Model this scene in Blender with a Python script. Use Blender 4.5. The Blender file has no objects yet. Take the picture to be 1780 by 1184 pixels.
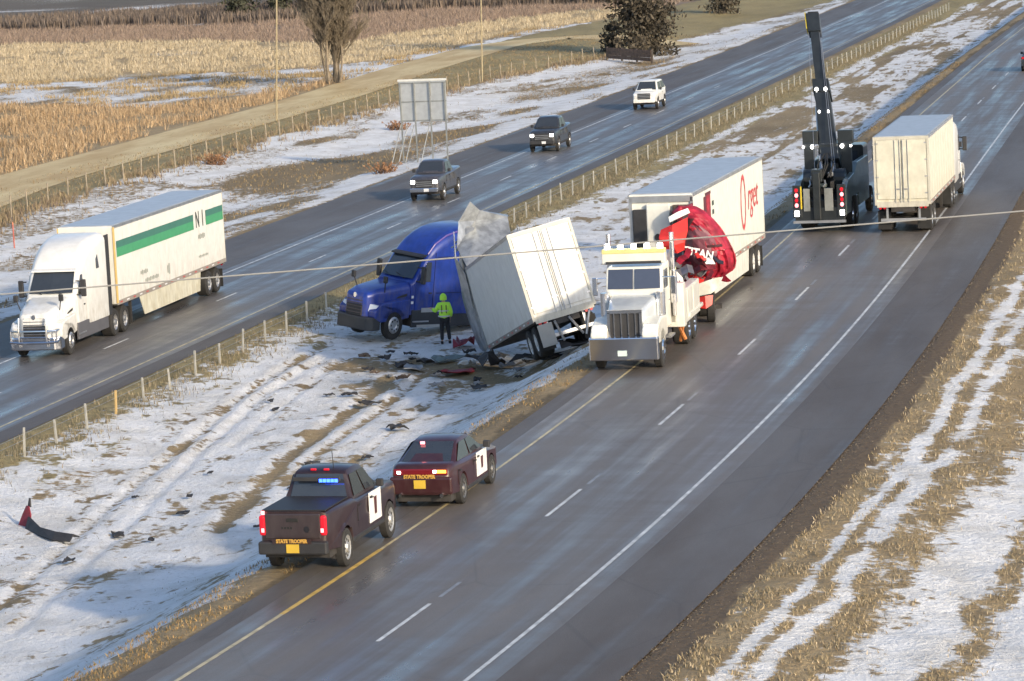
import bpy, bmesh, math, random
import numpy as np
from mathutils import Vector, Matrix, Euler

random.seed(7)
RNG = np.random.default_rng(7)
R = math.radians
scn = bpy.context.scene
COL = scn.collection

# ------------------------------------------------------------------ camera
cam = bpy.data.cameras.new('camera'); cam.lens = 5901.5 / 1780 * 36; cam.sensor_width = 36
cam.clip_start = 1.0; cam.clip_end = 4000
camo = bpy.data.objects.new('camera', cam); COL.objects.link(camo)
camo.matrix_world = (Matrix.Translation((23.868, -67.296, 15.909)) @ Matrix.Rotation(R(17.014), 4, 'Z')
                     @ Matrix.Rotation(R(90 - 7.704), 4, 'X') @ Matrix.Rotation(R(-3.014), 4, 'Z'))
scn.camera = camo

# ------------------------------------------------------------------ sky and sun
SUN_EL, SUN_AZ = R(19.5), math.atan2(0.80, -0.60)          # azimuth clockwise from +Y
world = bpy.data.worlds.new('World'); scn.world = world; world.use_nodes = True
wn = world.node_tree.nodes; wl = world.node_tree.links
bg = wn['Background']; sky = wn.new('ShaderNodeTexSky'); sky.sky_type = 'NISHITA'; sky.sun_disc = False
sky.sun_elevation = SUN_EL; sky.sun_rotation = SUN_AZ; sky.altitude = 300
sky.air_density = 1.0; sky.dust_density = 3.0; sky.ozone_density = 3.0
wl.new(sky.outputs[0], bg.inputs[0]); bg.inputs[1].default_value = 0.15
sl = bpy.data.lights.new('sun', 'SUN'); sl.energy = 2.5; sl.angle = R(2.5); sl.color = (1.0, 0.83, 0.60)
so = bpy.data.objects.new('sun', sl); COL.objects.link(so)
sd = Vector((math.sin(SUN_AZ) * math.cos(SUN_EL), math.cos(SUN_AZ) * math.cos(SUN_EL), math.sin(SUN_EL)))
so.rotation_euler = sd.to_track_quat('Z', 'Y').to_euler(); so.location = (40, -40, 60)
scn.view_settings.view_transform = 'Standard'; scn.view_settings.look = 'None'
scn.view_settings.exposure = 0.66; scn.view_settings.gamma = 1.0
scn.render.engine = 'CYCLES'
scn.cycles.max_bounces = 6; scn.cycles.use_denoising = True

# ------------------------------------------------------------------ terrain functions
ZF = -1.65                                               # level of the far carriageway
def cN(y):                                               # centre of the near carriageway
    y = np.asarray(y, float); t = np.clip(y, -20, 205) / 100
    v = -.964 * t**4 + 5.336 * t**3 - 10.34 * t**2 - .425 * t + .064
    return v + np.where(y > 205, (y - 205) * -.074, 0) + np.where(y < -20, (y + 20) * .03, 0)
def cF(y):                                               # centre of the far carriageway
    t = np.asarray(y, float) / 100
    return np.where(t < 6, -.293 * t**2 - 5.751 * t - 27.417, -72.47 - (t - 6) * 9.3)
def smooth(a, b, x):
    t = np.clip((np.asarray(x, float) - a) / (b - a), 0, 1); return t * t * (3 - 2 * t)
def _h(i, j, s):
    n = np.sin(i * 127.1 + j * 311.7 + s * 74.7) * 43758.5453
    return n - np.floor(n)
def vn(x, y, s=0):
    x = np.asarray(x, float); y = np.asarray(y, float)
    i = np.floor(x); j = np.floor(y); f = x - i; g = y - j
    f = f * f * (3 - 2 * f); g = g * g * (3 - 2 * g)
    return ((_h(i, j, s) * (1 - f) + _h(i + 1, j, s) * f) * (1 - g)
            + (_h(i, j + 1, s) * (1 - f) + _h(i + 1, j + 1, s) * f) * g)
def fbm(x, y, s=0, o=4):
    v = 0; a = .5
    for k in range(o):
        v = v + a * vn(x * 2**k, y * 2**k, s + k); a *= .5
    return v / (1 - .5**o)
def seg_dist(x, y, pts):
    best = np.full(np.shape(x), 1e9)
    for (x0, y0), (x1, y1) in zip(pts[:-1], pts[1:]):
        dx, dy = x1 - x0, y1 - y0
        t = np.clip(((x - x0) * dx + (y - y0) * dy) / (dx * dx + dy * dy), 0, 1)
        best = np.minimum(best, np.hypot(x - x0 - t * dx, y - y0 - t * dy))
    return best
def base_z(x, y):
    """smooth terrain without ruts and lumps"""
    x = np.asarray(x, float); y = np.asarray(y, float)
    n = x - cN(y); f = x - cF(y)
    e = -5.0 - n
    width = np.maximum(cN(y) - 5.0 - (cF(y) + 4.4), 4)
    ditch = -2.15 + .35 * smooth(60, 130, y)
    zm = ditch * smooth(0, 6.2 - 2.6 * smooth(45, 110, y), e) ** .8
    up = smooth(.62, .97, e / width)
    zm = zm * (1 - up) + ZF * up
    z = np.where(n >= -5.0, 0.0, zm)
    z = np.where(f <= 4.4, ZF, z)
    r = np.maximum(n - 6.6, 0)
    z = np.where(n > 6.6, -.55 * smooth(0, 7, r) + .25 * smooth(9, 30, r), z)
    l = np.maximum(-7.9 - f, 0)
    return np.where(l > 0, ZF - .5 * smooth(0, 7, l) + .5 * smooth(9, 20, l), z)
# (points, half width, depth, change of snow cover)
TRACKS = [
    ([(-14.2, 9), (-15.5, 15.8), (-17.35, 24.8), (-19.06, 34.4), (-20.97, 45.6), (-21.7, 52.4), (-22.3, 59)], .20, .07, -.28),
    ([(-13.0, 9), (-14.3, 15.8), (-16.3, 25.5), (-18.3, 34.5), (-20.3, 46), (-21.2, 55.6)], .18, .06, .10),
    ([(-12.6, 22), (-13.64, 27.6), (-14.74, 33.6), (-15.96, 42.6), (-16.9, 50.4)], .32, .07, -.55),
    ([(-13.2, 29), (-13.93, 33.5), (-14.9, 42.6), (-16.0, 51.8)], .22, .06, -.38),
    ([(-11.6, 26), (-12.3, 33), (-13.1, 40), (-14.4, 50)], .16, .05, -.25),
    ([(-17.6, 36), (-18.6, 42), (-20.0, 52), (-20.6, 58)], .16, .05, -.1),
    ([(-15.3, 52), (-13.2, 51), (-11.0, 48.5), (-9.0, 46.4)], .9, .10, -.6),
    ([(-19.5, 53.5), (-17.6, 53.8), (-15.6, 54), (-14.0, 53.5)], 1.6, .05, -.55),
]
FENCE = [(-56, 92), (-60.4, 112), (-62.0, 135), (-63.9, 165), (-66.0, 200), (-66.6, 232), (-65.0, 258)]
# lines that part the fields beyond the frontage road, from near to far
CX, CY = 23.868, -67.296
L1 = [(-150, 240), (-107.5, 209.8), (-86.1, 198.2), (-83.8, 216.8), (-83.2, 227.3), (-80, 241), (-82.9, 268.7), (-84, 330)]
L2 = [(-170, 250), (-124.7, 246.4), (-112, 246), (-102, 252), (-94.8, 254.4), (-89.6, 258.7), (-88.6, 286.7), (-90.5, 327.5), (-70, 345)]
L3 = [(-230, 340), (-164.7, 331.8), (-148.8, 331.9), (-128.2, 319.3), (-107.8, 303.5), (-104.4, 337), (-97.8, 366.8), (-70, 375)]
L4 = [(-260, 385), (-186.6, 378.4), (-167.7, 375.9), (-146.3, 365.7), (-135.9, 383.2), (-122, 393), (-95, 385), (-60, 385)]
def polar(L):
    a = np.array([math.atan2(x - CX, y - CY) for x, y in L]); r = np.array([math.hypot(x - CX, y - CY) for x, y in L])
    o = np.argsort(a); return a[o], r[o]
PL = [polar(L) for L in (L1, L2, L3, L4)]
ROADF = [(-56, 40), (-62.5, 95), (-69.5, 131), (-72.4, 168), (-75.5, 205), (-80.2, 243), (-83.0, 272), (-83.4, 286), (-79, 296), (-70, 290), (-62.5, 279)]
def fields(x, y):
    """band number (0 near .. 4 far) and fraction for ground left of the frontage road"""
    th = np.arctan2(x - CX, y - CY); r = np.hypot(x - CX, y - CY) + (fbm(x / 9, y / 9, 50) - .5) * 14
    b = np.zeros(np.shape(x))
    for a, q in PL: b = b + (r > np.interp(th, a, q))
    return b
def snow_soil(x, y):
    """snow cover 0..1 and colour of what lies under it"""
    x = np.asarray(x, float); y = np.asarray(y, float)
    n = x - cN(y); f = x - cF(y)
    tan = np.array([.36, .28, .165]); brown = np.array([.15, .11, .07]); olive = np.array([.33, .275, .14])
    gold = np.array([.50, .39, .23]); dark = np.array([.29, .225, .175]); grey = np.array([.17, .145, .115])
    S = np.zeros(x.shape); C = np.zeros(x.shape + (3,)); C[:] = tan
    nz = fbm(x / 2.2, y / 5, 3); st = fbm(n / .45, y / 7, 9); ns = fbm(x / .5, y / .9, 31)
    # right verge
    e = n - 6.1 + (nz - .5) * .8
    line = np.exp(-((e - 1.95) / .22)**2) + np.exp(-((e - 2.75) / .26)**2)
    sv = .20 + .56 * line * smooth(.2, .5, nz + .1) + .62 * smooth(3.6, 4.9, e) - .55 * np.exp(-((e - 6.3 + (nz - .5) * 1.6) / .5)**2) * smooth(.35, .6, fbm(x / 1.5, y / 6, 21)) - .35 * np.exp(-((e - 8.3) / .6)**2)
    sv = sv + (st - .5) * .7 * (1 - smooth(4.5, 6, e)) + (ns - .5) * .75
    sv = np.where(e < .9, np.minimum(sv, .12), sv)
    m = n > 5.5
    S = np.where(m, sv, S); C[m] = np.where((e[m] < .9)[:, None], brown * 1.15, tan * (.75 + .6 * ns[m][:, None]))
    # median
    e = -4.1 - n + (nz - .5) * .9; bar = f - (6.0 + .005 * y)
    sm = .80 - .81 * (1 - smooth(.7, 1.9, e)) - (ns < .34) * .30 - smooth(.52, .72, fbm(x / 1.1, y / 2.4, 77)) * .30
    barw = .95 + (nz - .5) * 1.0
    sm = sm - (.30 + .45 * smooth(60, 120, y)) * np.exp(-((bar + .2) / barw)**2) * (.55 + .9 * ns)
    sm = sm - .8 * (1 - smooth(-1.4, -.3, bar))
    far = smooth(70, 150, y)
    sm = sm - far * smooth(2, 5, -5 - n) * (.10 + .42 * smooth(.50, .66, fbm(n / 1.1, y / 16, 5)))
    for pts, w, d, ds in TRACKS:
        q = seg_dist(x, y, pts) + (ns - .5) * w * .7
        sm = sm + ds * np.exp(-(q / w)**2) * (.5 + ns)
    m = (n <= -3.0) & (f > 3.6)
    S = np.where(m, sm, S)
    C[m] = (tan * .9)[None, :] * (.6 + .8 * nz[m][:, None]) * np.where(e[m] < .5, .55, 1.0)[:, None]
    mb = m & (np.abs(bar) < 2.2); C[mb] = olive * (.7 + .7 * ns[mb][:, None])
    # bank left of the far carriageway
    l = -7.5 - f
    fd = seg_dist(x, y, FENCE); fe = np.interp(y, [p[1] for p in FENCE], [p[0] for p in FENCE])
    beyond = smooth(-.8, 1.2, fe - x + (nz - .5) * 2.5)
    patch = np.zeros(x.shape)
    for (px, py, rx, ry, k) in ((-52.5, 139, 4.5, 13, .85), (-51.5, 165, 3.2, 8, .8), (-52.8, 188, 1.7, 5, .6), (-47, 112, 3, 9, .4), (-56.5, 213, 3.5, 16, .45), (-58, 238, 4, 14, .4), (-60, 150, 2, 18, .3), (-46.5, 122, 1.3, 7, .3)):
        patch = np.maximum(patch, k * np.exp(-(((x - px) / rx)**2 + ((y - py) / ry)**2)**2))
    sl_ = .82 - patch * (.55 + .75 * fbm(x / 1.6, y / 6, 41)) - smooth(.5, .66, fbm(x / 3, y / 9, 61)) * .35 - (ns < .3) * .2
    sl_ = sl_ - .6 * (1 - smooth(.1, .9, l)) - smooth(255, 300, y) * .35 * smooth(.4, .6, fbm(x / 5, y / 12, 8))
    sl_ = sl_ * (1 - beyond) + beyond * (.06 + .25 * smooth(.6, .8, fbm(x / 2.5, y / 8, 12)))
    m = l > -.6
    S = np.where(m, sl_, S)
    C[m] = np.where((beyond[m] > .5)[:, None], olive * 1.05, tan * .8) * (.75 + .5 * nz[m][:, None])
    # fields beyond the frontage road
    rx_ = np.interp(y, [p[1] for p in ROADF[:8]], [p[0] for p in ROADF[:8]])
    over = x < rx_ - 2.5 + (nz - .5) * 1.5
    b = fields(x, y); big = fbm(x / 14, y / 14, 90)
    cols = np.array([gold * .85, tan * .8, gold, dark, grey])[b.astype(int)]
    sf = np.select([b == 0, b == 1, b == 2, b == 3], [.04 + 0 * x, .30 + .95 * (fbm(x / 3.5, y / 5, 15) - .35), .10 + .3 * smooth(.6, .75, big), .05 + 0 * x], .25 + 1.6 * (big - .5))
    th = np.arctan2(x - CX, y - CY); rr = np.hypot(x - CX, y - CY); r2 = np.interp(th, *PL[1])
    sf = np.maximum(sf, .95 * np.exp(-((rr - r2 + 9) / 8)**2) * smooth(.32, .5, fbm(x / 6, y / 6, 33)))
    S = np.where(over, sf, S); C[over] = cols[over] * (.7 + .6 * ns[over][:, None])
    return np.clip(S, 0, 1), np.clip(C, .01, 1)
def ground_z(x, y):
    x = np.asarray(x, float); y = np.asarray(y, float)
    z = base_z(x, y); n = x - cN(y); f = x - cF(y)
    lump = smooth(4.6, 6.5, -n) * smooth(4.4, 5.6, f) + smooth(6.6, 7.6, n) + smooth(8, 9.5, -f)
    lump = lump * smooth(3.6, 6.5, seg_dist(x, y, ROADF))
    z = z + lump * ((fbm(x / 1.3, y / 1.3, 4) - .5) * .16 + (fbm(x / 5, y / 9, 14) - .5) * .25)
    for pts, w, d, ds in TRACKS:
        q = seg_dist(x, y, pts)
        z = z - d * np.exp(-(q / w)**2) + .5 * d * np.exp(-((q - 1.9 * w) / (.7 * w))**2)
    return z

# ------------------------------------------------------------------ materials
def nmat(name):
    m = bpy.data.materials.new(name); m.use_nodes = True
    nt = m.node_tree; return m, nt, nt.nodes, nt.links, nt.nodes['Principled BSDF']
def mixcol(n, l, fac, a, b, mode='MIX'):
    k = n.new('ShaderNodeMix'); k.data_type = 'RGBA'; k.blend_type = mode
    for s, v in ((k.inputs[0], fac), (k.inputs[6], a), (k.inputs[7], b)):
        if hasattr(v, 'is_linked'): l.new(v, s)
        else: s.default_value = v if not isinstance(v, tuple) else (*v[:3], 1)
    return k.outputs[2]
def ramp(n, l, src, p0, p1, v0=0., v1=1.):
    k = n.new('ShaderNodeMapRange'); k.interpolation_type = 'SMOOTHSTEP'
    l.new(src, k.inputs[0]); k.inputs[1].default_value = p0; k.inputs[2].default_value = p1
    k.inputs[3].default_value = v0; k.inputs[4].default_value = v1; return k.outputs[0]
def noise(n, l, scale, detail=4, vec=None, rough=.55):
    k = n.new('ShaderNodeTexNoise'); k.inputs['Scale'].default_value = scale; k.inputs['Detail'].default_value = detail
    k.inputs['Roughness'].default_value = rough
    if vec is not None: l.new(vec, k.inputs['Vector'])
    return k.outputs[0]
def scaled(n, l, src, sc):
    k = n.new('ShaderNodeMapping'); k.inputs['Scale'].default_value = sc; l.new(src, k.inputs['Vector']); return k.outputs[0]
def math_(n, l, op, a, b=0.):
    k = n.new('ShaderNodeMath'); k.operation = op
    for s, v in ((k.inputs[0], a), (k.inputs[1], b)):
        if hasattr(v, 'is_linked'): l.new(v, s)
        else: s.default_value = v
    return k.outputs[0]

def ground_mat():
    m, nt, n, l, p = nmat('snowy_ground')
    geo = n.new('ShaderNodeNewGeometry'); pos = geo.outputs['Position']
    a = n.new('ShaderNodeAttribute'); a.attribute_name = 'snow'
    c = n.new('ShaderNodeAttribute'); c.attribute_name = 'soil'
    fine = noise(n, l, 3.2, 5, pos, .65); mid = noise(n, l, .7, 4, pos)
    s = math_(n, l, 'ADD', a.outputs['Fac'], math_(n, l, 'MULTIPLY', math_(n, l, 'SUBTRACT', fine, .5), 1.3))
    mask = ramp(n, l, s, .36, .60)
    soil = mixcol(n, l, 1.0, c.outputs['Color'], mixcol(n, l, noise(n, l, 5, 3, pos), (.45, .42, .38), (1.25, 1.2, 1.1)), 'MULTIPLY')
    dirty = mixcol(n, l, ramp(n, l, mid, .35, .72), (.82, .815, .80), (.66, .64, .60))
    speck = math_(n, l, 'MAXIMUM', ramp(n, l, noise(n, l, 7.5, 4, pos, .75), .57, .70, 0, .6), ramp(n, l, noise(n, l, 1.9, 5, pos, .7), .56, .74, 0, .5))
    dirty = mixcol(n, l, speck, dirty, mixcol(n, l, .5, c.outputs['Color'], (.30, .28, .26)))
    col = mixcol(n, l, mask, soil, dirty)
    l.new(col, p.inputs['Base Color']); p.inputs['Roughness'].default_value = .75
    p.inputs['Specular IOR Level'].default_value = .25
    b = n.new('ShaderNodeBump'); b.inputs['Strength'].default_value = .8; b.inputs['Distance'].default_value = .18
    l.new(noise(n, l, 4.5, 5, pos, .7), b.inputs['Height']); l.new(b.outputs[0], p.inputs['Normal'])
    return m
def road_mat(name, base, wet, seed, spec=.5):
    """worn asphalt; uv = (metres across, metres along); wet lanes shine in long streaks"""
    m, nt, n, l, p = nmat(name)
    uv = n.new('ShaderNodeUVMap').outputs[0]
    geo = n.new('ShaderNodeNewGeometry').outputs['Position']
    streak = noise(n, l, 1.0, 4, scaled(n, l, uv, (1.1, .035, 1)), .55)
    blot = noise(n, l, 1.0, 5, scaled(n, l, uv, (.30, .07, 1)), .65)
    cross = noise(n, l, 1.0, 3, scaled(n, l, uv, (.25, .8, 1)), .6)
    fine = noise(n, l, 22, 3, geo, .7)
    w = math_(n, l, 'ADD', math_(n, l, 'MULTIPLY', streak, .62), math_(n, l, 'MULTIPLY', blot, .30))
    w = math_(n, l, 'ADD', w, math_(n, l, 'MULTIPLY', cross, .16))
    wetm = ramp(n, l, w, .50 - wet * .22, .92 - wet * .22)
    dry = mixcol(n, l, ramp(n, l, blot, .3, .7), tuple(v * 1.3 for v in base), tuple(v * .75 for v in (base[0] * 1.18, base[1], base[2] * .84)))
    dry = mixcol(n, l, ramp(n, l, fine, .2, .8, 0, .5), dry, tuple(v * .55 for v in base))
    crack = n.new('ShaderNodeTexVoronoi'); crack.feature = 'DISTANCE_TO_EDGE'; crack.inputs['Scale'].default_value = .30; l.new(scaled(n, l, geo, (1, .45, 1)), crack.inputs['Vector'])
    dry = mixcol(n, l, ramp(n, l, crack.outputs[0],   .004, .010, .22, 0), dry, tuple(v * .4 for v in base))
    col = mixcol(n, l, wetm, dry, tuple(v * .70 for v in base))
    l.new(col, p.inputs['Base Color'])
    l.new(ramp(n, l, wetm, 0, 1, .60, .22), p.inputs['Roughness'])
    p.inputs['Specular IOR Level'].default_value = spec
    b = n.new('ShaderNodeBump'); b.inputs['Distance'].default_value = .02
    l.new(ramp(n, l, wetm, 0, 1, .6, .08), b.inputs['Strength'])
    l.new(noise(n, l, 30, 4, geo, .7), b.inputs['Height']); l.new(b.outputs[0], p.inputs['Normal'])
    return m
MATS = {}
def M(name, col=(.5, .5, .5), rough=.5, metal=0., dirt=0., coat=0., emit=None, vary=.06, spec=.5, dirtcol=(.20, .17, .13)):
    if name in MATS: return MATS[name]
    m, nt, n, l, p = nmat(name)
    tc = n.new('ShaderNodeTexCoord').outputs['Object']
    v = noise(n, l, 2.3, 4, tc, .6)
    c = mixcol(n, l, ramp(n, l, v, .3, .7), tuple(max(0, x * (1 - vary)) for x in col), tuple(min(1, x * (1 + vary)) for x in col))
    r = rough
    if dirt > 0:
        sep = n.new('ShaderNodeSeparateXYZ'); l.new(tc, sep.inputs[0])
        zf = ramp(n, l, sep.outputs[2], 2.4, .5, .12, 1.0)
        sp = noise(n, l, 5, 5, scaled(n, l, tc, (1, 1, .35)), .65)
        k = math_(n, l, 'MULTIPLY', math_(n, l, 'MULTIPLY', ramp(n, l, sp, .35, .75), zf), dirt)
        c = mixcol(n, l, k, c, dirtcol)
    l.new(c, p.inputs['Base Color']); p.inputs['Roughness'].default_value = r; p.inputs['Metallic'].default_value = metal
    p.inputs['Specular IOR Level'].default_value = spec
    if coat: p.inputs['Coat Weight'].default_value = coat; p.inputs['Coat Roughness'].default_value = .08
    if emit:
        p.inputs['Emission Color'].default_value = (*emit[:3], 1); p.inputs['Emission Strength'].default_value = emit[3]
    MATS[name] = m; return m
def blade_mat(name):
    m, nt, n, l, p = nmat(name)
    a = n.new('ShaderNodeAttribute'); a.attribute_name = 'tint'
    l.new(a.outputs['Color'], p.inputs['Base Color']); p.inputs['Roughness'].default_value = .8
    p.inputs['Specular IOR Level'].default_value = .15
    return m

# ------------------------------------------------------------------ mesh helpers
class MB:
    def __init__(s): s.v = []; s.f = []; s.m = []
    def add(s, vs, fs, mi=0):
        o = len(s.v); s.v += [tuple(map(float, p)) for p in vs]; s.f += [tuple(i + o for i in f) for f in fs]; s.m += [mi] * len(fs); return s
    def box(s, c, d, mi=0):
        x, y, z = c; a, b, h = d[0] / 2, d[1] / 2, d[2] / 2
        return s.hexa([(x + i * a, y + j * b, z + k * h) for k in (-1, 1) for j in (-1, 1) for i in (-1, 1)], mi)
    def hexa(s, p, mi=0):     # order x fastest, then y, then z
        return s.add(p, [(0, 2, 3, 1), (4, 5, 7, 6), (0, 1, 5, 4), (2, 6, 7, 3), (0, 4, 6, 2), (1, 3, 7, 5)], mi)
    def prism(s, prof, x0, x1, mi=0):   # profile in (y, z), counter-clockwise seen from +x
        n = len(prof); v = [(x0, y, z) for y, z in prof] + [(x1, y, z) for y, z in prof]
        f = [tuple(range(n))[::-1], tuple(range(n, 2 * n))] + [(i, (i + 1) % n, n + (i + 1) % n, n + i) for i in range(n)]
        return s.add(v, f, mi)
    def cyl(s, p0, p1, r0, r1=None, n=12, mi=0):
        r1 = r0 if r1 is None else r1; p0 = Vector(p0); p1 = Vector(p1); a = (p1 - p0).normalized()
        u = a.orthogonal().normalized(); w = a.cross(u)
        v = [p + (u * math.cos(2 * math.pi * i / n) + w * math.sin(2 * math.pi * i / n)) * r for p, r in ((p0, r0), (p1, r1)) for i in range(n)]
        return s.add(v, [tuple(range(n))[::-1], tuple(range(n, 2 * n))] + [(i, (i + 1) % n, n + (i + 1) % n, n + i) for i in range(n)], mi)
    def tube(s, pts, r, n=6, mi=0):
        pts = [Vector(p) for p in pts]; rs = r if isinstance(r, (list, tuple)) else [r] * len(pts); v = []; pu = None
        for k, p in enumerate(pts):
            a = (pts[min(k + 1, len(pts) - 1)] - pts[max(k - 1, 0)]).normalized()
            u = a.orthogonal().normalized() if pu is None else (pu - a * pu.dot(a)).normalized()
            pu = u; w = a.cross(u)
            v += [p + (u * math.cos(2 * math.pi * i / n) + w * math.sin(2 * math.pi * i / n)) * rs[k] for i in range(n)]
        q = len(pts); f = [(k * n + i, k * n + (i + 1) % n, (k + 1) * n + (i + 1) % n, (k + 1) * n + i) for k in range(q - 1) for i in range(n)]
        return s.add(v, f + [tuple(range(n))[::-1], tuple(range((q - 1) * n, q * n))], mi)
    def loft(s, secs, mi=0, caps=True):   # closed loops of equal length
        n = len(secs[0]); v = [p for q in secs for p in q]
        f = [(k * n + i, k * n + (i + 1) % n, (k + 1) * n + (i + 1) % n, (k + 1) * n + i) for k in range(len(secs) - 1) for i in range(n)]
        if caps: f += [tuple(range(n))[::-1], tuple(range((len(secs) - 1) * n, len(secs) * n))]
        return s.add(v, f, mi)
    def lathe(s, prof, c, axis='x', n=20, mi=0):   # profile (axial, radius)
        v = []
        for a, r in prof:
            for i in range(n):
                t = 2 * math.pi * i / n; u, w = r * math.cos(t), r * math.sin(t)
                v.append((c[0] + a, c[1] + u, c[2] + w) if axis == 'x' else (c[0] + u, c[1] + w, c[2] + a))
        return s.add(v, [(k * n + i, k * n + (i + 1) % n, (k + 1) * n + (i + 1) % n, (k + 1) * n + i) for k in range(len(prof) - 1) for i in range(n)], mi)
    def mesh(s, name):
        me = bpy.data.meshes.new(name); me.from_pydata(s.v, [], s.f); me.update(); return me
    def build(s, name, mats, parent=None, bevel=0., smooth=False, fix=True):
        me = s.mesh(name)
        mats = mats if isinstance(mats, (list, tuple)) else [mats]
        for k in mats: me.materials.append(k)
        if len(mats) > 1: me.polygons.foreach_set('material_index', s.m)
        if fix:
            bm = bmesh.new(); bm.from_mesh(me); bmesh.ops.recalc_face_normals(bm, faces=bm.faces); bm.to_mesh(me); bm.free()
        if smooth:
            me.polygons.foreach_set('use_smooth', [True] * len(me.polygons)); me.set_sharp_from_angle(angle=R(38))
        o = link(name, me, parent)
        if bevel:
            b = o.modifiers.new('bevel', 'BEVEL'); b.width = bevel; b.segments = 2; b.limit_method = 'ANGLE'; b.angle_limit = R(28)
            b.harden_normals = False
        return o
def link(name, data, parent=None):
    o = bpy.data.objects.new(name, data); COL.objects.link(o)
    if parent is not None: o.parent = parent
    return o
def tag(o, label=None, cat=None, group=None, kind=None):
    for k, v in (('label', label), ('category', cat), ('group', group), ('kind', kind)):
        if v: o[k] = v
    return o
SC = Vector((.92, .92, 1.09))           # proportions of the things as the picture shows them
def thing(name, label, cat, loc, rz=0., group=None, scale=SC):
    o = link(name, None); o.location = loc; o.rotation_euler = (0, 0, rz); o.scale = scale
    return tag(o, label, cat, group)
def anchor(o, local, world):
    """move o so that its local point lies at the world point"""
    m = Matrix.Translation((0, 0, 0)) @ o.rotation_euler.to_matrix().to_4x4() @ Matrix.Diagonal((*o.scale, 1))
    o.location = Vector(world) - (m @ Vector(local))
def rrect(y, w, zb, zt, rt, rb=.03, k=4):
    """rounded cross-section at station y"""
    pts = []
    for cx, cz, r, a0 in ((w - rt, zt - rt, rt, 0), (-(w - rt), zt - rt, rt, 90), (-(w - rb), zb + rb, rb, 180), (w - rb, zb + rb, rb, 270)):
        for i in range(k + 1):
            a = R(a0 + 90 * i / k); pts.append((cx + r * math.cos(a), y, cz + r * math.sin(a)))
    return pts
def text_mesh(txt, size, mat, parent, name, origin, ux, uy, shear=0., ext=.004, bold=.0, sx=1.):
    """flat lettering with its baseline along ux and height along uy"""
    cu = bpy.data.curves.new('letters', 'FONT'); cu.body = txt; cu.size = size; cu.align_x = 'CENTER'; cu.align_y = 'CENTER'
    cu.extrude = ext; cu.shear = shear; cu.offset = bold; cu.resolution_u = 3
    t = bpy.data.objects.new('letters', cu); COL.objects.link(t)
    me = bpy.data.meshes.new_from_object(t.evaluated_get(bpy.context.evaluated_depsgraph_get()))
    bpy.data.objects.remove(t)
    ux = Vector(ux).normalized(); uy = Vector(uy).normalized(); uz = ux.cross(uy)
    mm = Matrix((ux * sx, uy, uz)).transposed().to_4x4(); mm.translation = Vector(origin)
    me.transform(mm); me.materials.clear(); me.materials.append(mat)
    return link(name, me, parent)

# ================================================================== SETTING
def build_ground():
    ys = np.concatenate([np.arange(-14, 70, .34), np.arange(70, 150, .6), np.arange(150, 330, 1.2), np.arange(330, 480, 3), np.arange(480, 1500, 30)])
    right = np.concatenate([np.arange(6.3, 18, .17), np.arange(18, 40, 1.), np.array([45, 60, 90, 150, 300, 600])])
    nr = np.array([6.0, 5.0, 2, -1, -3.5, -4.0])
    med = np.linspace(0, 1, 125)[1:-1]
    fr = np.array([4.3, 3.5, 0, -4, -7.6])
    left = np.concatenate([np.arange(7.9, 40, .3), np.arange(40, 100, .8), np.arange(100, 160, 2.5), np.array([170, 190, 230, 300, 450, 700, 1100])])
    n_, f_ = cN(ys)[:, None], cF(ys)[:, None]
    X = np.hstack([n_ + right[None, ::-1], n_ + nr[None, :], (n_ - 4.0) * (1 - med)[None, :] + (f_ + 4.3) * med[None, :], f_ + fr[None, :], f_ - left[None, :]])
    Yg = np.repeat(ys[:, None], X.shape[1], 1)
    Z = ground_z(X, Yg)
    n = X - n_; f = X - f_
    Z = Z - .05 * ((n > -4.15) & (n < 6.05)) - .05 * ((f > -7.65) & (f < 4.35))
    r, c = X.shape
    me = bpy.data.meshes.new('ground')
    V = np.stack([X, Yg, Z], -1).reshape(-1, 3)
    i = np.arange(r * c).reshape(r, c)
    F = np.stack([i[:-1, :-1], i[1:, :-1], i[1:, 1:], i[:-1, 1:]], -1).reshape(-1, 4)
    me.vertices.add(len(V)); me.vertices.foreach_set('co', V.ravel())
    me.loops.add(F.size); me.loops.foreach_set('vertex_index', F.ravel().astype(np.int32))
    me.polygons.add(len(F)); me.polygons.foreach_set('loop_start', np.arange(0, F.size, 4, dtype=np.int32)); me.polygons.foreach_set('loop_total', np.full(len(F), 4, np.int32))
    me.update(); me.polygons.foreach_set('use_smooth', [True] * len(F))
    S, C = snow_soil(X, Yg)
    a = me.attributes.new('snow', 'FLOAT', 'POINT'); a.data.foreach_set('value', S.ravel().astype(np.float32))
    a = me.attributes.new('soil', 'FLOAT_COLOR', 'POINT'); a.data.foreach_set('color', np.concatenate([C, np.ones(C.shape[:2] + (1,))], -1).ravel().astype(np.float32))
    me.materials.append(ground_mat())
    bm = bmesh.new(); bm.from_mesh(me); bmesh.ops.recalc_face_normals(bm, faces=bm.faces)
    if bm.faces[len(bm.faces) // 2].normal.z < 0: bmesh.ops.reverse_faces(bm, faces=bm.faces)
    bm.to_mesh(me); bm.free()
    return tag(link('ground', me), kind='structure')
build_ground()

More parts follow.
